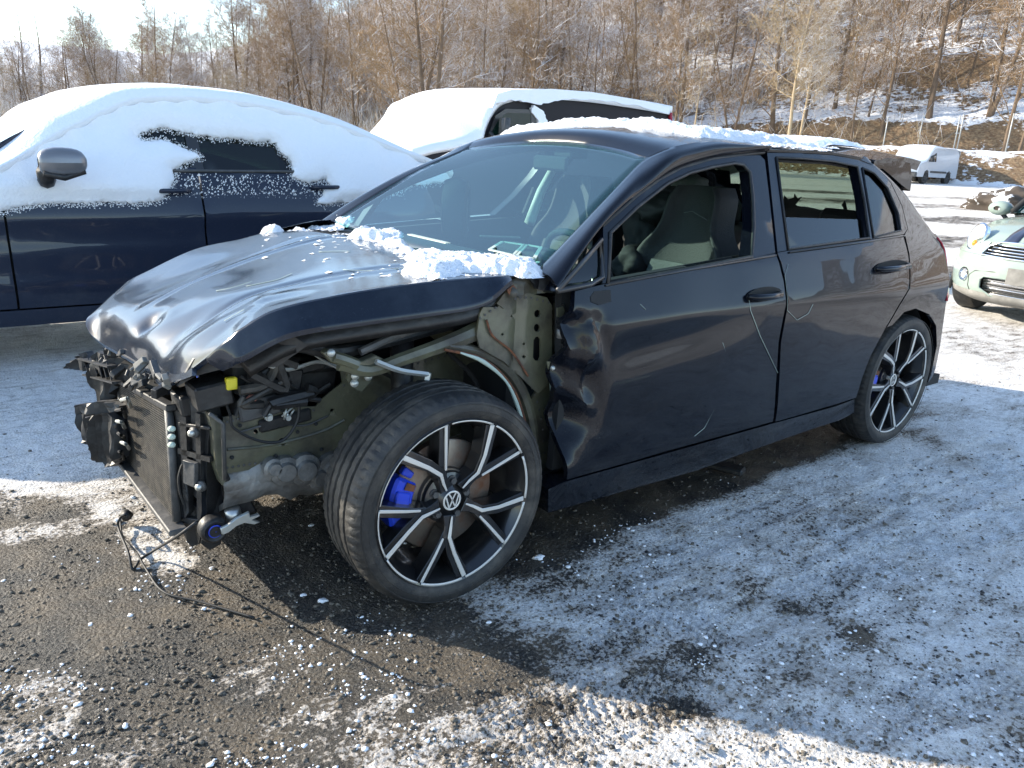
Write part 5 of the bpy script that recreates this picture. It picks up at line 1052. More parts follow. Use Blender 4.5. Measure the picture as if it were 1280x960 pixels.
top_ = [(560, 212), (520, 196), (480, 180), (440, 163), (400, 148), (350, 136), (300, 127), (250, 122), (215, 121), (183, 121), (160, 124), (133, 134), (100, 150), (67, 166), (30, 190), (0, 206), (-60, 232), (-120, 262)]
def sn_fn(P, th=.045): return P
poly = XZ(low+mid_+top_, hv); V, F = cdt(poly, [], .024)
edge = np.array(poly)
def ed(x, z): return np.sqrt(((edge[:, 0]-x)**2+(edge[:, 1]-z)**2).min())
P = []
for x, z in V:
    d = ed(x, z); P.append((x, SV(x, z)-.012-.046*(1-math.exp(-d/.07))-.022*float(fbm(x*6, z*6))*min(1, d/.06)-.005*float(fbm(x*45, z*45)), z))
V, F = thick(np.array(P), F, np.array([0, .03, 0])); fixn(mk('side_snow', V, F, M['snow'], suv, smooth=True))
tag(mk_np('frost_specks', *(lambda c: (c[0], c[1]))((lambda n: (np.concatenate([(np.array([(x, SV(x, z)-.004, z)])+np.array([(-r, 0, -r), (r, 0, -r), (0, -.002, r)])*1.) for x, z, r in n]), np.arange(3*len(n)).reshape(-1, 3)))([(RNG.uniform(gm-.2, 1.75), RNG.uniform(.93, 1.07)+.0, RNG.uniform(.001, .006)) for _ in range(1300)]+[(x+RNG.normal(0, .016), z+RNG.normal(0, .012), RNG.uniform(.001, .0045)) for x, z in [hv(*p)[[0, 2]] for p in (low+mid_)*10]])), M['snow'], {}, suv), kind='stuff')
# roof cap of snow: from the ragged shoulder up over the roof, down the windscreen and tailgate
t1 = [(560, 216), (520, 198), (480, 181), (440, 164), (400, 149), (350, 137), (300, 128), (250, 123), (215, 122), (183, 122), (160, 125), (133, 135), (100, 151), (67, 167), (30, 191), (0, 207), (-60, 233), (-120, 263)]
t2 = [(556, 210), (527, 203), (490, 184), (452, 166), (412, 149), (362, 131), (305, 116), (250, 109), (205, 106), (165, 106.5), (128, 109), (100, 114), (70, 124), (38, 138), (0, 171), (-30, 190), (-80, 215), (-140, 246)]
ra_ = [hv(*p)+np.array([0, -.078, 0]) for p in t1]; rb2 = [ony(p[0], p[1], 2.72 if i > 1 else 2.5) for i, p in enumerate(t2)]
rows = [[a, a*.62+b*.38+np.array([0, -.015, .028]), b, b+np.array([0, .25, .015]), b+np.array([0, .85, .01]), b+np.array([0, 1.25, -.06]), b+np.array([0, 1.42, -.35])] for a, b in zip(ra_, rb2)]
G3 = net(rows, 5); G3[..., 2] += .012*(fbm(G3[..., 0]*4, G3[..., 1]*4)-.5)
V, F = shell(G3, np.array([0, .03, -.04])); fixn(mk('roof_snow', V, F, M['snow'], suv))
hsn = net(hd, 5)+np.array([0, 2.35, .10]); V, F = shell(hsn, np.array([0, 0, -.09])); fixn(mk('bonnet_snow', V, F, M['snow'], suv))
cloth('hi_vis_vest', (1.05, 2.62, 1.12), .11, M['green'], 4, (1.2, .5, .8)).parent = suv
# ================================================================== long dark van in the row behind
VY = 5.0
trk = empty('snowy_dark_van', (0, 0, 0), 0, 'long dark van with snow over its windscreen and a blackish bare side panel', 'van')
def vt(u, v, y=VY): return ony(u, v, y)
def flat(name, px, m, y=VY, th=.04, parent=trk, **k): return plate(name, px, y, m, parent, th=th, **k)
side = [(505, 215), (512, 196), (560, 182), (600, 176), (612, 150), (630, 124), (668, 122), (700, 122), (760, 127), (836, 140), (837, 188), (836, 260), (505, 300)]
flat('body_side', side, M['truckp'], VY, .06, step=.3)
MB().box((6.0, VY+1.0, .95), (3.0, 1.8, 1.2)).build('body_core', M['dark'], trk, smooth=False)
flat('door_window', [(615, 163), (624, 148), (633, 140), (664, 140), (664, 175), (618, 176)], M['gglass'], VY-.03, .02)
flat('door_window_frame', [(610, 170), (620, 144), (632, 136), (668, 137), (668, 142), (634, 141), (624, 148), (615, 165), (615, 178)], M['frame'], VY-.035, .03)
flat('window_edge', [(664, 140), (670, 139), (670, 178), (664, 177)], M['frame'], VY-.035, .03)
c = vt(632, 159, VY-.14); MB().tube([c+(0, 0, -.13), c+(0, 0, .10)], [.06, .055], 10).build('door_mirror', M['plast2'], trk); MB().tube([vt(612, 165, VY-.05), vt(618, 172, VY-.1), c+(-.02, 0, -.08)], .025, 6).build('mirror_arm', M['plast'], trk)
flat('marker_lamp', [(526.5, 202), (532, 200), (532, 208), (527, 210)], M['amber'], VY-.05, .04)
for x in (3.6, 7.2): simple_wheel((x, VY+.12, .36), trk, .36, .25); simple_wheel((x, VY+1.9, .36), trk, .36, .25, 1)
ls = rag([(524, 193), (545, 186), (575, 181), (600, 172), (603, 166)], 1.2, 5); ls2 = rag([(603, 166), (606, 150), (618, 128), (630, 121)], .7, 6)
t2 = [(480, 180), (500, 176), (520, 165), (545, 138), (556, 120), (568, 114), (600, 112), (650, 111.5)]
na = [(513, 196), (540, 187.5), (575, 181.5), (600, 174), (606, 158), (613, 142), (624, 128), (640, 122)]
fa = [(440, 176), (470, 172), (500, 158), (525, 132), (545, 117), (566, 112), (600, 110.5), (650, 110)]
rows = [[vt(a[0], a[1], VY-.04), vt(a[0], a[1], VY-.04)*.85+vt(b[0], b[1], VY+.5)*.15+np.array([0, 0, .06]), vt(b[0], b[1], VY+.5), vt(b[0], b[1], VY+.5)+np.array([0, .6, .02]), vt(b[0], b[1], VY+.5)+np.array([0, 1.3, -.1])] for a, b in zip(na, t2)]
V, F = shell(net(rows, 4), np.array([.03, .02, -.04])); fixn(mk('windscreen_snow', V, F, M['snow'], trk))
tp = rag([(616, 133), (624, 128), (640, 125), (660, 127), (676, 131), (690, 127), (705, 124), (720, 124), (745, 125), (770, 128), (800, 133), (818, 139), (837, 142)], 1.1, 8, 4)+[(837, 134), (800, 125), (740, 115), (690, 111), (640, 112), (622, 117)]
flat('side_snow_drip', rag([(668, 131), (680, 140), (684, 150), (685, 163), (678, 169), (673, 150), (664, 138), (668, 131)], .7, 13)[:-1], M['snow'], VY-.055, .05)
flat('side_snow', tp, M['snow'], VY-.072, .05, step=.1)
flat('side_snow_patch', rag([(816, 154), (834, 153), (835, 164), (818, 164), (816, 154)], .8, 9)[:-1], M['snow'], VY-.043, .04)
rows = [[vt(u, v+.5, VY-.05), vt(u, v-3, VY+.1), vt(u, v-3, VY+.1)+np.array([0, .8, .02]), vt(u, v-3, VY+.1)+np.array([0, 1.6, -.05])] for u, v in [(622, 121), (640, 115.5), (690, 115), (740, 119), (800, 128), (837, 135)]]
V, F = shell(net(rows, 4), np.array([0, 0, -.08])); fixn(mk('roof_snow', V, F, M['snow'], trk))
MB().box((vt(837, 140)[0], VY+.9, 1.1), (.04, 1.7, 1.2)).build('rear_doors', M['truckp'], trk, smooth=False)
MB().tube([vt(838, 141, VY-.02), vt(839, 185, VY-.02)], .03, 6).build('tail_lamp', M['tail'], trk)
# ================================================================== generic parked car loft used for cars that only peep over others
def lofted_car(name, label, loc, rz, m, L=4.4, wd=1.8, h=1.5, snow=True, group=None):
    r = empty(name, loc, rz, label, 'car', group)
    prof = [(-.5, .25, .25), (-.5, .60, .62), (-.47, .66, .72), (-.22, .90, .95), (-.08, 1.35*h/1.5, .98), (.08, h, .98), (.30, h*.985, .98), (.42, 1.1*h/1.5, .98), (.495, .95, .9), (.5, .3, .3)]
    rows = [];
    for t, z, _ in prof:
        k = 1 if z < .96 else .76; rows.append([(t*L, s*wd/2*q, max(.25, z-dz)) for s, q, dz in ((-1, 1, 9), (-1, 1, .35 if z > .96 else .1), (-1, .98*k if z > .96 else .95, .02), (-.5, k, 0), (0, k, -.02), (.5, k, 0), (1, .98*k if z > .96 else .95, .02), (1, 1, .35 if z > .96 else .1), (1, 1, 9))])
    G = net(rows, 3); V, F = grid(G); fixn(mk('body', V, F, m, r, smooth=2, ang=50))
    for sx in (-.31, .30):
        for s in (-1, 1): simple_wheel((sx*L, s*(wd/2-.11), .32), r, .32, .21, s)
    if snow:
        ii = slice(6, 24); V, F = shell(G[ii, 8:17]+np.array([0, 0, .07]), np.array([0, 0, -.06])); fixn(mk('snow_cover', V, F, M['snow'], r))
    for s in (-1, 1):
        V, F = shell([[(-.10*L+a*1.9, s*(wd/2*.90-.02), .98), (-.02*L+a*1.55, s*wd/2*.80, 1.30*h/1.5)] for a in np.linspace(0, 1, 5)], np.array([0, .01*s, 0])); fixn(mk('side_window', V, F, M['glassd'], r))
    return r
lofted_car('parked_car', 'car under deep snow far behind at the left edge of the photo', (2.3, 12.2, -.1), 0, M['suvp'], 4.6, 1.8, 1.5)
lofted_car('parked_car', 'snow-dusted car roof showing between the slate SUV and the long dark van', (8.2, 9.2, 0), 0, M['vanp'], 4.5, 1.8, 1.55)
# ================================================================== small mint car on the right
mini = empty('mint_hatchback', (6.85, .07, 0), -.06, 'pale mint small car with a dark bonnet stripe and chrome grille', 'car')
MP = [(.10, .16, .70, .34), (.02, .20, .80, .38), (-.02, .30, .83, .40), (-.03, .42, .84, .40), (-.02, .52, .84, .40), (.01, .60, .84, .40), (.04, .66, .82, .40), (.09, .73, .80, .38), (.22, .81, .78, .30), (.45, .885, .76, .18), (.75, .94, .745, .08), (1.05, .975, .735, .04)]
def mpt(i, q, off=0.):
    i = max(0, min(len(MP)-1.001, i)); a = int(i); f = i-a; p = [MP[a][k]*(1-f)+MP[a+1][k]*f for k in range(4)]
    dz = -.05*abs(q)**3*(1 if i > 6.5 else 0)*min(1, max(0, i-6.5))
    bulge = .012*math.exp(-((abs(q)-.0)/.30)**2)*(i > 7.5)
    return np.array([p[0]+p[3]*abs(q)**3.2-off, q*p[2], p[1]+dz+bulge])
def mz(z):                                                 # profile index for a height
    zz = [p[1] for p in MP]; return float(np.interp(z, zz, range(len(zz))))
def mpatch(name, poly, m, off, th=.006, step=.03, holes=(), smooth=2):   # polygon in (lateral metres, height) laid on the nose
    V, F = cdt(poly, list(holes), step); P = []
    for l, z in V:
        i = mz(z); a = int(min(i, len(MP)-2)); hw = MP[a][2]+(MP[a+1][2]-MP[a][2])*(i-a); P.append(mpt(i, max(-1, min(1, l/hw)), off))
    V, F = thick(np.array(P), F, np.array([th, 0, 0])); return fixn(mk(name, V, F, m, mini, smooth=smooth))
def mrange(i0, i1, q0, q1, ni, nq): return [[mpt(i, q) for q in np.linspace(q0, q1, nq)] for i in np.linspace(i0, i1, ni)]
nose_out = [(-.84, .2), (.84, .2), (.84, .60), (-.84, .60)]
grille_h = [(-.40, .575), (-.30, .535), (.30, .535), (.40, .575), (.36, .60), (-.36, .60)]
def rr_(cx, cz, rx, rz, n=20, p=1.): return [(cx+rx*math.cos(2*math.pi*k/n), cz+rz*math.sin(2*math.pi*k/n)) for k in range(n)]
intake = [(-.40, .30), (-.30, .245), (.30, .245), (.40, .30), (.40, .38), (.36, .415), (-.36, .415), (-.40, .38)]
mpatch('front_bumper', [(-.80, .17), (.80, .17), (.835, .30), (.84, .598), (-.84, .598), (-.835, .30)], M['mint'], 0, .02, .03, holes=[intake, rr_(.60, .40, .062, .055), rr_(-.60, .40, .062, .055)])
gr_h = [(-.43, .61), (-.40, .70), (-.33, .725), (.33, .725), (.40, .70), (.43, .61)]
V, F = shell(mrange(5, 6.95, -1, -.54, 8, 12), np.array([.02, 0, 0])); fixn(mk('front_wing', V, F, M['mint'], mini, smooth=2))
V, F = shell(mrange(5, 6.95, .54, 1, 8, 12), np.array([.02, 0, 0])); fixn(mk('front_wing', V, F, M['mint'], mini, smooth=2))
V, F = shell(mrange(6.97, 11, -1, 1, 22, 32), np.array([.0, 0, -.02])); fixn(mk('bonnet', V, F, M['mint'], mini, smooth=2))
mpatch('grille_back', gr_h, M['dark'], -.045, .01)
for k in range(4):
    z = .625+.027*k; w = .43-.02*max(0, k-1)-.012*k
    MB().tube([mpt(mz(z), l/.83, .004) for l in np.linspace(-w, w, 13)], .007, 6).build('grille_bar', M['chrome'], mini)
MB().tube([mpt(mz(z), l/.83, .008) for l, z in [(-.46, .603), (-.43, .69), (-.34, .735), (0, .742), (.34, .735), (.43, .69), (.46, .603), (.2, .597), (0, .597), (-.2, .597), (-.46, .603)]], .010, 7).build('grille_surround', M['chrome'], mini)
mpatch('intake_mesh', [(a*.98, b) for a, b in intake], M['grill'], -.05, .01)
for k in range(6): MB().tube([mpt(mz(.258+.027*k), l/.83, -.03) for l in np.linspace(-.38, .38, 9)], .006, 5).build('intake_bar', M['dark'] if k % 2 else M['chrome'], mini)
MB().tube([mpt(mz(z), l/.83, .004) for l, z in intake+intake[:1]], .010, 6).build('intake_surround', M['mint'], mini)
MB().tube([mpt(mz(z), l/.83, .002) for l, z in [(.50, .21), (.53, .30), (.53, .40), (.47, .45), (.30, .465), (-.30, .465), (-.47, .45), (-.53, .40), (-.53, .30), (-.50, .21)]], .004, 5).build('bumper_seam', M['plast2'], mini)
V, F = shell(mrange(0, 1.6, -1, 1, 4, 24)-np.array([.008, 0, 0]), np.array([.02, 0, 0])); fixn(mk('bumper_lip', V, F, M['plate'], mini))
for s in (1, -1):
    c = mpt(mz(.40), s*.60/.84); n = np.array([-.86, s*.42, .05]); n /= np.linalg.norm(n); yx = np.array(n); zx = np.array([0, 0, 1.]); xx = np.cross(yx, zx); xx /= np.linalg.norm(xx); zx = np.cross(xx, yx); Rr = np.stack([xx, yx, zx], 1)
    xf(MB().lathe([(.066, -.01), (.064, .010), (.052, .012), (.046, -.005), (.002, -.02)], n=28), c, Rr).build('fog_lamp', M['chrome'], mini, smooth=2)
    xf(MB().lathe([(.001, .014), (.03, .012), (.048, .004)], n=24), c, Rr).build('fog_lens', M['lens'], mini)
    c = mpt(7.3, s*.745)+np.array([-.030, s*.022, .014]); n = np.array([-.84, s*.40, .28]); n /= np.linalg.norm(n); yx = n; zx = np.array([.28, -s*.10, 1.]); xx = np.cross(yx, zx); xx /= np.linalg.norm(xx); zx = np.cross(xx, yx); Rr = np.stack([xx*1.0, yx, zx*1.22], 1)
    xf(MB().lathe([(.108, -.03), (.112, .006), (.100, .016), (.094, .004), (.092, -.03)], n=36), c, Rr).build('headlamp_ring', M['chrome'], mini, smooth=2)
    xf(MB().lathe([(.096, .004), (.06, -.03), (.001, -.045)], n=36), c, Rr).build('headlamp_reflector', M['refl'], mini, smooth=2)
    cc = c+Rr@np.array([0, 0, .022]); xf(MB().lathe([(.046, -.03), (.048, .008), (.040, .012), (.036, .0), (.001, .008)], n=28), cc, Rr).build('headlamp_projector', M['refl'], mini, smooth=2)
    cc = c+Rr@np.array([-.0, .002, -.052]); xf(MB().lathe([(.026, .0), (.02, .010), (.001, .014)], n=16), cc, Rr).build('indicator_lamp', M['amber'], mini)
    xf(MB().lathe([(.100, .010), (.085, .026), (.05, .040), (.001, .046)], n=36), c, Rr).build('headlamp_glass', M['lens'], mini)
    # bonnet stripe
    Q = []
    for i in np.linspace(7.05, 11, 16): Q.append([mpt(i, s*l/(.78), .0)+np.array([-.002, 0, .004]) for l in np.linspace(.19, .315, 4)])
    V, F = shell(Q, np.array([0, 0, -.002])); fixn(mk('bonnet_stripe', V, F, M['stripe'], mini))
    # flank, arch and glass
    arch = [(.38+.0, .18), (.40, .33), (.48, .55), (.66, .63), (.84, .60), (.95, .45), (1.0, .2)]
    fl = [(.39, .20), (.42, .36), (.49, .53), (.64, .62), (.80, .60), (.93, .47), (1.0, .2), (2.85, .2), (2.92, .45), (3.05, .6), (3.22, .63), (3.40, .55), (3.48, .3), (3.62, .3), (3.66, .8), (3.6, .95), (.30+.2, .83), (.38, .66)]
    V, F = cdt(fl, [], .08); P = np.array([(x, s*(.84-.10*max(0, z-.6)-.12*max(0, (x-3.2)/.45)**2-.10*max(0, (.75-x)/.4)**2), z) for x, z in V]); V, F = thick(P, F, np.array([0, -.03*s, 0])); fixn(mk('body_side', V, F, M['mint'], mini, smooth=2))
    MB().tube([(x, s*(.845), z) for x, z in [(.39, .20), (.42, .36), (.49, .53), (.64, .62), (.80, .60), (.93, .47), (1.0, .2)]], .02, 6).build('arch_trim', M['plast'], mini)
    simple_wheel((.68, s*.74, .30), mini, .30, .19, s); simple_wheel((3.15, s*.74, .30), mini, .30, .19, s)
    mq = np.array([1.22, s*.90, 1.00]); rows = []
    for t, k in ((-.085, .3), (-.07, .75), (-.02, 1.), (.04, .98), (.07, .8)): rows.append([mq+np.array([t, .115*k*math.cos(a), .075*k*math.sin(a)]) for a in np.linspace(0, 2*math.pi, 15)])
    V, F = grid(net(rows, 2)); fixn(mk('door_mirror', V, F, M['mint'], mini)); MB().tube([mq+(0, -s*.02, -.05), mq+(0, -s*.09, -.11)], .022, 7).build('mirror_stalk', M['plast'], mini)
    MB().tube([(1.05, s*.70, .985), (1.40, s*.65, 1.22), (1.62, s*.60, 1.36)], .030, 8).build('windscreen_pillar', M['dark'], mini)
    V, F = shell([[(1.2, s*.74, .94), (1.62, s*.60, 1.34)], [(2.3, s*.75, .96), (2.3, s*.62, 1.38)], [(3.4, s*.72, .98), (3.25, s*.58, 1.30)]], np.array([0, .01, 0])); fixn(mk('side_glass', V, F, M['glassd'], mini))
V, F = shell(net([[(1.05+.08*0-.06*(1-t*t)*0, t*.69, .975+.02*(1-t*t)) for t in (-1, -.5, 0, .5, 1)], [(1.62, t*.60, 1.355+.03*(1-t*t)) for t in (-1, -.5, 0, .5, 1)]], 4), np.array([.005, 0, -.005])); fixn(mk('windscreen', V, F, M['ws'], mini))
V, F = shell(net([[(1.60, t*.61, 1.36+.03*(1-t*t)) for t in (-1, -.5, 0, .5, 1)], [(2.4, t*.63, 1.40+.04*(1-t*t)) for t in (-1, -.5, 0, .5, 1)], [(3.4, t*.58, 1.34+.03*(1-t*t)) for t in (-1, -.5, 0, .5, 1)], [(3.62, t*.62, .95) for t in (-1, -.5, 0, .5, 1)]], 4), np.array([0, 0, -.02])); fixn(mk('roof', V, F, M['mint'], mini, smooth=2))
MB().box((2.3, 0, .55), (2.6, 1.4, .6)).build('cabin_floor', M['dark'], mini, smooth=False); MB().box((1.1, 0, .9), (.2, 1.3, .1)).build('scuttle', M['dark'], mini, smooth=False)
MB().box((-.055, 0.0, .45), (.012, .305, .15)).build('blank_number_plate', M['plate'], mini, smooth=False, bevel=.003)
MB().cyl((-.064, .0, .495), (-.058, .0, .495), .008, 8).build('plate_bolt', M['dark'], mini)
V, F = shell([[mpt(mz(z), q, .002) for q in (-.045, 0, .045)] for z in (.485, .5, .515)], np.array([.002, 0, 0])); mk('tow_cover', V, F, M['mint'], mini)
# ================================================================== white cargo van beside the bank
VX, VYY = 39.9, 16.9
vz = float(ground_z(41, 16.5))
wv = empty('white_cargo_van', (VX, VYY, vz), 0, 'white cargo van with snow piled over its bonnet and windscreen', 'van')
vs = [(0, .35), (-.05, .55), (0, .80), (.15, .98), (.75, 1.12), (1.05, 1.45), (1.35, 1.72), (1.6, 1.82), (4.2, 1.80), (4.35, 1.5), (4.4, .35), (3.75, .35), (3.68, .62), (3.45, .72), (3.2, .62), (3.12, .35), (1.25, .35), (1.17, .62), (.95, .72), (.7, .62), (.62, .35)]
for s, y in ((1, 0.), (-1, 1.8)):
    V, F = cdt(vs, [], .25); P = np.array([(x, y+s*.10*max(0, z-1.0)**1.2, z) for x, z in V]); V, F = thick(P, F, np.array([0, .04*s, 0])); fixn(mk('body_side', V, F, M['vanp'], wv, smooth=2))
    for x in (.93, 3.45): simple_wheel((x, y+s*.12, .33), wv, .33, .22, -s)
    V, F = shell([[(.95, y-s*.005, 1.12), (1.25, y+s*.055, 1.55)], [(1.75, y-s*.005, 1.12), (1.75, y+s*.055, 1.60)]], np.array([0, .01*s, 0])); fixn(mk('side_window', V, F, M['glassd'], wv))
    MB().box((.95, y-s*.12, 1.22), (.10, .16, .22)).build('door_mirror', M['plast'], wv, smooth=False, bevel=.03)
    MB().bar((1.3, y-s*.012, .62), (3.1, y-s*.012, .62), .02, .10).build('side_moulding', M['plast2'], wv, smooth=False)
top = net([[(x, .05+t*1.7, z) for t in (0, .5, 1)] for x, z in [(-.03, .45), (-.05, .60), (0, .80), (.15, .98), (.75, 1.12), (1.05, 1.45), (1.35, 1.72), (1.6, 1.82), (4.2, 1.80), (4.38, 1.4), (4.4, .4)]], 3)
V, F = shell(top, np.array([.02, 0, -.03])); fixn(mk('body_shell', V, F, M['vanp'], wv, smooth=2))
V, F = shell(net([[(x, .02+t*1.76, z+.10*(1-(2*t-1)**4)) for t in (0, .15, .5, .85, 1)] for x, z in [(.06, .93), (.15, 1.03), (.75, 1.18), (1.05, 1.50), (1.35, 1.78), (1.7, 1.86), (2.6, 1.83)]], 3), np.array([.02, 0, -.06])); fixn(mk('snow_cover', V, F, M['snow'], wv))
MB().box((-.10, .9, .45), (.16, 1.78, .26)).build('front_bumper', M['plast2'], wv, smooth=False, bevel=.05)
MB().box((-.06, .9, .74), (.06, .9, .17)).build('grille', M['dark'], wv, smooth=False, bevel=.02)
for k in range(3): MB().box((-.10, .9, .69+.05*k), (.02, .86, .015)).build('grille_bar', M['chrome'], wv, smooth=False)
for y in (.25, 1.55): MB().box((.0, y, .86), (.14, .34, .20)).build('headlamp', M['plast2'], wv, smooth=False, bevel=.05)
# ================================================================== trees
def barkmat(name, c1, c2, snow_t=.45):
    m = bpy.data.materials.new(name); m.use_nodes = True; t = m.node_tree; b = t.nodes['Principled BSDF']; N = t.nodes.new; L = t.links.new
    g = N('ShaderNodeNewGeometry'); sx = N('ShaderNodeSeparateXYZ'); L(g.outputs['Normal'], sx.inputs[0])
    tc = N('ShaderNodeTexCoord'); nz = N('ShaderNodeTexNoise'); nz.inputs['Scale'].default_value = 3; nz.inputs['Detail'].default_value = 6; L(tc.outputs['Object'], nz.inputs['Vector'])
    c = N('ShaderNodeMix'); c.data_type = 'RGBA'; c.inputs[6].default_value = (*c1, 1); c.inputs[7].default_value = (*c2, 1); L(nz.outputs[0], c.inputs[0])
    ad = N('ShaderNodeMath'); ad.operation = 'MULTIPLY_ADD'; L(nz.outputs[0], ad.inputs[0]); ad.inputs[1].default_value = .8; L(sx.outputs[2], ad.inputs[2])
    mr = N('ShaderNodeMapRange'); L(ad.outputs[0], mr.inputs[0]); mr.inputs[1].default_value = snow_t+.35; mr.inputs[2].default_value = snow_t+.5
    m2 = N('ShaderNodeMix'); m2.data_type = 'RGBA'; L(mr.outputs[0], m2.inputs[0]); L(c.outputs[2], m2.inputs[6]); m2.inputs[7].default_value = (.78, .79, .82, 1)
    L(m2.outputs[2], b.inputs['Base Color']); b.inputs['Roughness'].default_value = .85; return m
BK = [barkmat('bark_brown', (.07, .045, .03), (.20, .14, .09), .44), barkmat('bark_pale', (.27, .20, .12), (.46, .36, .23), .55)]
TW = [barkmat('twigs_brown', (.14, .085, .042), (.33, .22, .12), .38), barkmat('twigs_tan', (.26, .185, .10), (.42, .32, .19), .46)]
def tree_meshes(seed, h=11., r0=.16, lean=0., forks=1, bi=0, dense=1.25, sub=3):
    R = random.Random(seed); trunk = MB(); crown = MB()
    def path(p, d, L, n, wob, up):
        pts = [p]
        for i in range(n):
            d = (d+Vector((R.uniform(-wob, wob), R.uniform(-wob, wob), R.uniform(-wob, wob)+up))).normalized(); p = p+d*(L/n); pts.append(p)
        return pts
    def twig(p, d, L, r, lev):
        pts = path(p, d, L, 5 if lev < 2 else 3, .22, .06 if lev < 2 else -.02)
        crown.tube(pts, [r*(1-.75*i/(len(pts)-1)) for i in range(len(pts))], 3, caps=False)
        if lev >= sub: return
        k = int((7 if lev == 0 else 6 if lev == 1 else 4)*dense)
        for i in range(k):
            t = R.uniform(.2, 1); j = min(int(t*(len(pts)-1)), len(pts)-2); q = pts[j].lerp(pts[j+1], t*(len(pts)-1)-j)
            ax = (pts[j+1]-pts[j]).normalized(); sd = Vector((R.gauss(0, 1), R.gauss(0, 1), R.gauss(0, 1)+.3)); sd = (sd-ax*sd.dot(ax)).normalized()
            twig(q, (ax*.75+sd*.75).normalized(), L*R.uniform(.32, .6), max(r*.5, .006), lev+1)
    for f in range(forks):
        a = R.uniform(0, 6.28); ln = lean+(.10+.06*f if forks > 1 else 0); d0 = Vector((math.cos(a)*ln, math.sin(a)*ln, 1)).normalized()
        pts = path(Vector((0, 0, -.4)), d0, h*R.uniform(.85, 1.05), 12, .055, .01); rr = [r0*(1-.85*i/12)*(1.0 if forks == 1 else .8) for i in range(13)]; rr[0] *= 1.25
        trunk.tube(pts, rr, 8)
        nb = int(h*2.0*dense)
        for i in range(nb):
            t = R.uniform(.16, .99)**.9; j = min(int(t*12), 11); q = pts[j].lerp(pts[j+1], t*12-j); a = R.uniform(0, 6.28); el = R.uniform(.15, .9)
            L = h*(.10+.26*(1-t)**.7)*R.uniform(.5, 1.2); twig(q, Vector((math.cos(a), math.sin(a), el)).normalized(), L, max(.012, rr[j]*.32), 0)
    def me(mb, nm, m):
        x = bpy.data.meshes.new(nm); x.from_pydata(mb.V, [], mb.F); x.materials.append(m); return x
    return me(trunk, 'trunk', BK[bi]), me(crown, 'crown', TW[bi])
PROT = [tree_meshes(1, 11, .15, bi=0), tree_meshes(2, 12, .18, bi=0, forks=2), tree_meshes(3, 9, .10, bi=0, dense=1.1), tree_meshes(4, 10, .11, bi=1), tree_meshes(5, 13, .20, bi=0, dense=.8), tree_meshes(6, 8, .08, bi=1, dense=1.2), tree_meshes(8, 11, .12, .12, bi=0, forks=3, dense=.7)]
def at(u, d):
    dd = ray(u, 150); h = np.hypot(dd[0], dd[1]); x, y = CP[0]+dd[0]/h*d, CP[1]+dd[1]/h*d
    z = float(hill_h(np.array([x]), np.array([y]))[0]) if d > float(toe(polar(x, y)[1])) else float(ground_z(x, y)); return x, y, z
RT_ = random.Random(21)
def plant(k, u, d, s, label, group=None, rz=None):
    x, y, z = at(u, d); r = empty('bare_tree', (x, y, z-.1), RT_.uniform(0, 6.28) if rz is None else rz, label, 'tree', group); r.scale = (s, s, s*RT_.uniform(.92, 1.12))
    for nm, me in zip(('trunk', 'crown'), PROT[k]):
        o = bpy.data.objects.new(nm, me); COL.objects.link(o); o.parent = r
    return r
plant(4, 1117, 71, 1.75, 'thickest dark trunk on the snowy slope to the right, with drooping side limbs')
plant(3, 990, 52, 1.15, 'pale slender tree catching the sun behind the wrecked hatchback roof')
plant(3, 1003, 52.6, .8, 'short pale sapling close beside the pale slender tree')
plant(1, 545, 50, 1.25, 'dark forked tree rising behind the windscreen of the snowy dark van')
plant(6, 515, 52, 1.1, 'cluster of thin leaning stems left of the dark forked tree')
plant(4, 658, 60, 1.05, 'straight dark trunk above the roof of the long dark van')
plant(0, 1195, 66, 1.1, 'medium trunk on the slope above the white cargo van')
plant(4, 1268, 60, 1.15, 'dark trunk on the slope at the right edge of the photo')
plant(2, 1085, 57, .8, 'thin crooked tree on the slope left of the thickest trunk')
plant(1, 690, 64, 1.2, 'twin trunked tree right of the straight dark trunk')
plant(0, 850, 58, 1.1, 'upright brown tree above the rear end of the long dark van')
LB = {0: 'leafless brown tree in the woods, one of many alike', 1: 'leafless forked tree in the woods, one of many alike', 2: 'slim leafless sapling in the woods, one of many alike', 3: 'pale leafless tree in the woods, one of many alike', 4: 'tall leafless dark tree in the woods, one of many alike', 5: 'pale bushy sapling in the woods, one of many alike', 6: 'leafless leaning clump in the woods, one of many alike'}
NT = 0
for row, (d0, d1, n) in enumerate([(2, 7, 46), (7, 16, 60), (16, 30, 62), (30, 52, 60), (52, 90, 54)]):
    for i in range(n):
        u = -120+1460*(i+RT_.uniform(.1, .9))/n
        if u > 930 and RT_.random() < (.55 if row < 2 else .35): continue
        dd = ray(u, 150); a = AZ0-math.atan2(dd[1], dd[0]); d = float(toe(a))+RT_.uniform(d0, d1)
        k = RT_.choice([0, 0, 1, 2, 2, 3, 4, 5, 6] if row < 3 else [0, 1, 4, 6, 0])
        left = sstep(420, 60, u)
        if u < 330 and row > 2: continue
        s = RT_.uniform(.75, 1.15)*(1-.22*float(left)); plant(k, u, d, s, LB[k], 'trees of the woods, kind %s' % ['brown', 'forked', 'slim', 'pale', 'tall dark', 'bushy', 'leaning'][k]); NT += 1
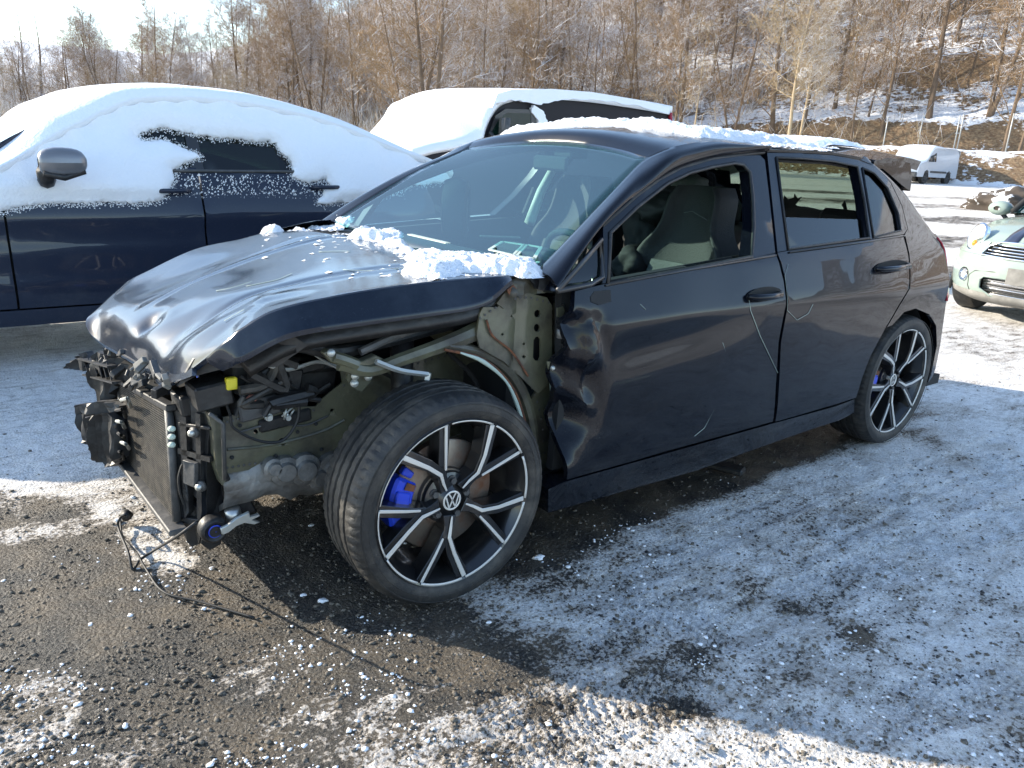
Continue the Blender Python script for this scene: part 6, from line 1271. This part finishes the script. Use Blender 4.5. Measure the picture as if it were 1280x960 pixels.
# undergrowth: twiggy thicket, too many stems to count
def thicket(name, n, zone, hgt, m, seed, label, cat):
    R = np.random.RandomState(seed); Vs = []; Fs = []; base = 0
    for i in range(n):
        u = R.uniform(*zone[0]); dd = ray(u, 150); a = AZ0-math.atan2(dd[1], dd[0]); d = float(toe(a))+R.uniform(*zone[1])
        h = np.hypot(dd[0], dd[1]); x, y = CP[0]+dd[0]/h*d, CP[1]+dd[1]/h*d
        if u > 820 and (R.rand() < .55*(u-820)/300+.2 or (name == 'undergrowth' and R.rand() < .8)): continue
        z = float(hill_h(np.array([x]), np.array([y]))[0])
        k = R.randint(12, 22); H = hgt*R.uniform(.4, 1.1)*(1-.55*float(sstep(420, 120, u))*(hgt > 3.5))
        for j in range(k):
            b = np.array([x+R.normal(0, .5), y+R.normal(0, .5), z-.1+H*R.uniform(0, .35)]); t = np.array([R.normal(0, .45), R.normal(0, .45), 1])*H*R.uniform(.3, .9); mid = b+t*.5+R.normal(0, .10, 3)*H; e = b+t+R.normal(0, .12, 3)*H
            w = np.array([.78, -.62, 0])*R.uniform(.008, .022); w2 = np.array([.62, .78, 0])*np.linalg.norm(w)*.7
            Vs += [b-w, b+w, b+w2, mid-w*.7, mid+w*.7, mid+w2*.7, e]; Fs += [(base, base+1, base+4), (base, base+4, base+3), (base+1, base+2, base+5), (base+1, base+5, base+4), (base+2, base, base+3), (base+2, base+3, base+5), (base+3, base+4, base+6), (base+4, base+5, base+6), (base+5, base+3, base+6)]; base += 7
    o = mk_np(name, np.array(Vs), np.array(Fs), m, {}, None, False); tag(o, label, cat, None, 'stuff')
thicket('undergrowth', 1500, ((-140, 1340), (0, 12)), 3.2, TW[1], 3, 'tan tangle of undergrowth at the foot of the woods', 'undergrowth')
thicket('distant_scrub', 1500, ((-140, 700), (6, 110)), 8.0, TW[0], 14, 'brown twiggy scrub behind the trees on the left', 'scrub')
thicket('brushwood', 4600, ((-140, 1340), (8, 60)), 4.2, TW[0], 4, 'brown brushwood filling the slope between the trees', 'brush')
# ================================================================== fence posts, dirt pile, rubble
for i, (u, v0, v1) in enumerate([(1103, 186, 150), (1147, 182, 146), (1192, 185, 146), (1258, 184, 146), (1196.5, 184, 158)]):
    d = 51.5; dd = ray(u, v0); h = np.hypot(dd[0], dd[1]); p = CP+dd/h*d; p2 = p+np.array([.0, 0, 1.75]); o = MB().tube([p-(0, 0, .6), p+(0, 0, .9), p2], .035, 6).build('fence_post', M['post'], None)
    nm = ['leftmost thin metal fence post below the wooded slope', 'thin metal fence post just left of the white van roof', 'thin metal fence post straight behind the white van', 'rightmost thin metal fence post near the right edge', 'short thin post touching the one behind the white van'][i]; tag(o, nm, 'fence post', 'fence posts along the bank')
pp = np.array(onz(1262, 236, .35)); dd = ray(1284, 240); pp = CP+dd/np.hypot(dd[0], dd[1])*28
bm = bmesh.new(); bmesh.ops.create_icosphere(bm, subdivisions=5, radius=1); Vv = np.array([v.co for v in bm.verts]); Ff = [tuple(v.index for v in f.verts) for f in bm.faces]; bm.free()
dsp = .45+1.1*fbm(Vv[:, 0]*2.6, Vv[:, 1]*2.6, Vv[:, 2]*2.6, o=5)+.12*(fbm(Vv[:, 0]*9, Vv[:, 1]*9, Vv[:, 2]*9)-.5); Vv = Vv*dsp[:, None]*np.array([1.3, 1.5, .7])+np.array([pp[0], pp[1], float(ground_z(pp[0], pp[1]))])
tag(mk('dirt_pile', Vv, Ff, mat('bare_earth', (.055, .042, .032), .9, noise=(2.2, (.75, .76, .78), .54, .58), bump=.8, bscale=8), None), 'mound of bare earth and snow at the right beyond the mint car', 'dirt pile')
# loose snow crumbs and grit scattered over the lot
def scatter(name, n, zone, rr, m, seed, cond, label, cat):
    R = np.random.RandomState(seed); bm = bmesh.new(); bmesh.ops.create_icosphere(bm, subdivisions=1 if n > 500 else 2, radius=1); B = np.array([v.co for v in bm.verts]); Fb = np.array([[v.index for v in f.verts] for f in bm.faces]); bm.free()
    P = []
    while len(P) < n:
        u = R.uniform(zone[0], zone[1], 400); v = zone[2]+(zone[3]-zone[2])*R.rand(400)**.8; q = np.array([onz(a, b) for a, b in zip(u, v)]); c = snow_cover(q[:, 0], q[:, 1]); ok = cond(c, R.rand(400), q); P += [tuple(x) for x in q[ok]]
    P = np.array(P[:n]); r = np.exp(R.normal(math.log(rr), .55, n)); r = np.minimum(r, rr*3.2)
    S_ = B[None]*(1+.22*R.normal(0, 1, (n, len(B), 1)))*r[:, None, None]*np.array([1, 1, .5])*R.uniform(.7, 1.3, (n, 1, 3)); V = S_+P[:, None, :]+np.array([0, 0, .25])*r[:, None, None]
    F = (Fb[None]+np.arange(n)[:, None, None]*len(B)).reshape(-1, 3); tag(mk_np(name, V.reshape(-1, 3), F, m, {}, None, False), label, cat, None, 'stuff')
scatter('snow_crumbs', 2600, (-60, 1340, 430, 1000), .0024, M['snow'], 1, lambda c, r, q: (r < (.1+.9*np.exp(-((c-.5)/.18)**2))*sstep(.45, .65, fbm(q[:, 0]*3, q[:, 1]*3))), 'crumbs of snow scattered over the lot', 'snow crumbs')
scatter('snow_clods', 26, (-40, 700, 540, 960), .006, M['snow'], 5, lambda c, r, q: r < .5, 'small clods of snow among the gravel', 'snow clods')
scatter('grit', 14000, (-60, 1340, 470, 1000), .0026, mat('grit', (.075, .066, .055), .85, noise=(300, (.20, .17, .13), .45, .6)), 2, lambda c, r, q: r < .9-.75*c, 'brown grit and pebbles on the bare asphalt', 'grit')
scatter('dark_debris', 1500, (620, 1340, 540, 1000), .0022, M['plast'], 3, lambda c, r, q: (fbm(q[:, 0]*5, q[:, 1]*5) > .55), 'dark specks of dirt on the packed snow', 'debris')
# cables trailing on the ground from the torn front
def gz(u, v, h=.006): p = onz(u, v, h); return p
o = MB().tube(crom([onx(246, 652, -.60), onx(222, 670, -.64), gz(196, 686, .05), gz(175, 700, .02), gz(166, 712), gz(160, 690, .04), gz(148, 660, .05), gz(150, 648, .08), gz(158, 644, .03)], np.linspace(0, 8, 50)), .0042, 7).build('torn_cable', M['cable'], None); tag(o, 'torn black cable drooping from the radiator to the gravel', 'cable')
o = MB().tube(crom([gz(150, 650, .03), gz(154, 672, .02), gz(170, 690, .03), gz(183, 712, .015), gz(205, 740, .01), gz(250, 752, .008), (gz(318, 772))], np.linspace(0, 6, 50)), .0036, 7).build('loose_wire', M['cable'], None); tag(o, 'thin black wire lying curled on the gravel ahead of the front wheel', 'wire')
o = MB().tube([gz(155, 641, .05), gz(160, 646, .03)], [.016, .02], 8).build('wire_plug', M['plast'], None); tag(o, 'small black plug on the gravel left of the radiator', 'plug')
p1, p2 = onz(868, 574, .02), onz(930, 590, .02); o = MB().bar(p1, p2, .07, .03).build('black_trim_scrap', M['plast'], None, smooth=False, bevel=.008); tag(o, 'black plastic scrap lying under the sill', 'scrap')

tag(snow_mask_mesh('spoiler_snow', 2.5, 3.16, -.35, .58, lambda X, Y: 1.378+.055*(1-(Y/.6)**2)-.03*sstep(2.7, 2.5, X)-.008*sstep(2.85, 3.03, X), lambda X, Y: 1.1*sstep(-.34, -.2, Y)*sstep(.58, .55, Y)*sstep(2.5, 2.55, X)*sstep(3.06, 3.03, X), .026, M['snow'], car, .02, lump=.1), 'smooth snow on the roof spoiler')
def hood_line(pts, r=.001):
    q = [np.array([x, y, float(hood_z(np.array([x]), np.array([y]))[0])+.002]) for x, y in pts]; MB().tube(crom(q, np.linspace(0, len(q)-1, 12)), r, 3).build('scratch', M['trim'], car)
for pts in ([(-.05, -.35), (.0, -.42), (.06, -.5)], [(-.30, -.2), (-.22, -.24), (-.16, -.22)], [(-.36, -.1), (-.33, -.16), (-.27, -.17)], [(-.45, -.45), (-.40, -.47)], [(.05, .05), (.10, -.02), (.12, -.06)]): hood_line(pts)

for i, (u, d, L, ang, el, r, lb) in enumerate([(1010, 64, 9, .5, .30, .16, 'snow-topped log leaning uphill behind the pale slender tree'), (1040, 68, 7, .9, .12, .12, 'thin fallen log lying across the slope left of the thickest trunk'), (1160, 75, 8, 2.6, .2, .14, 'fallen trunk on the snowy slope above the white cargo van'), (700, 66, 7, .2, .15, .12, 'fallen log in the woods above the long dark van'), (1230, 63, 6, .4, .1, .10, 'short log lying on the slope near the right edge')]):
    x, y, z = at(u, d); a = AZ0-ang; o = MB().tube([(x, y, z+.1), (x+math.cos(a)*L*.5+.2, y+math.sin(a)*L*.5, z+.3+el*L*.5), (x+math.cos(a)*L, y+math.sin(a)*L, z+.2+el*L)], [r, r*.8, r*.4], 8).build('fallen_log', BK[0], None); tag(o, lb, 'log', 'logs fallen on the slope')
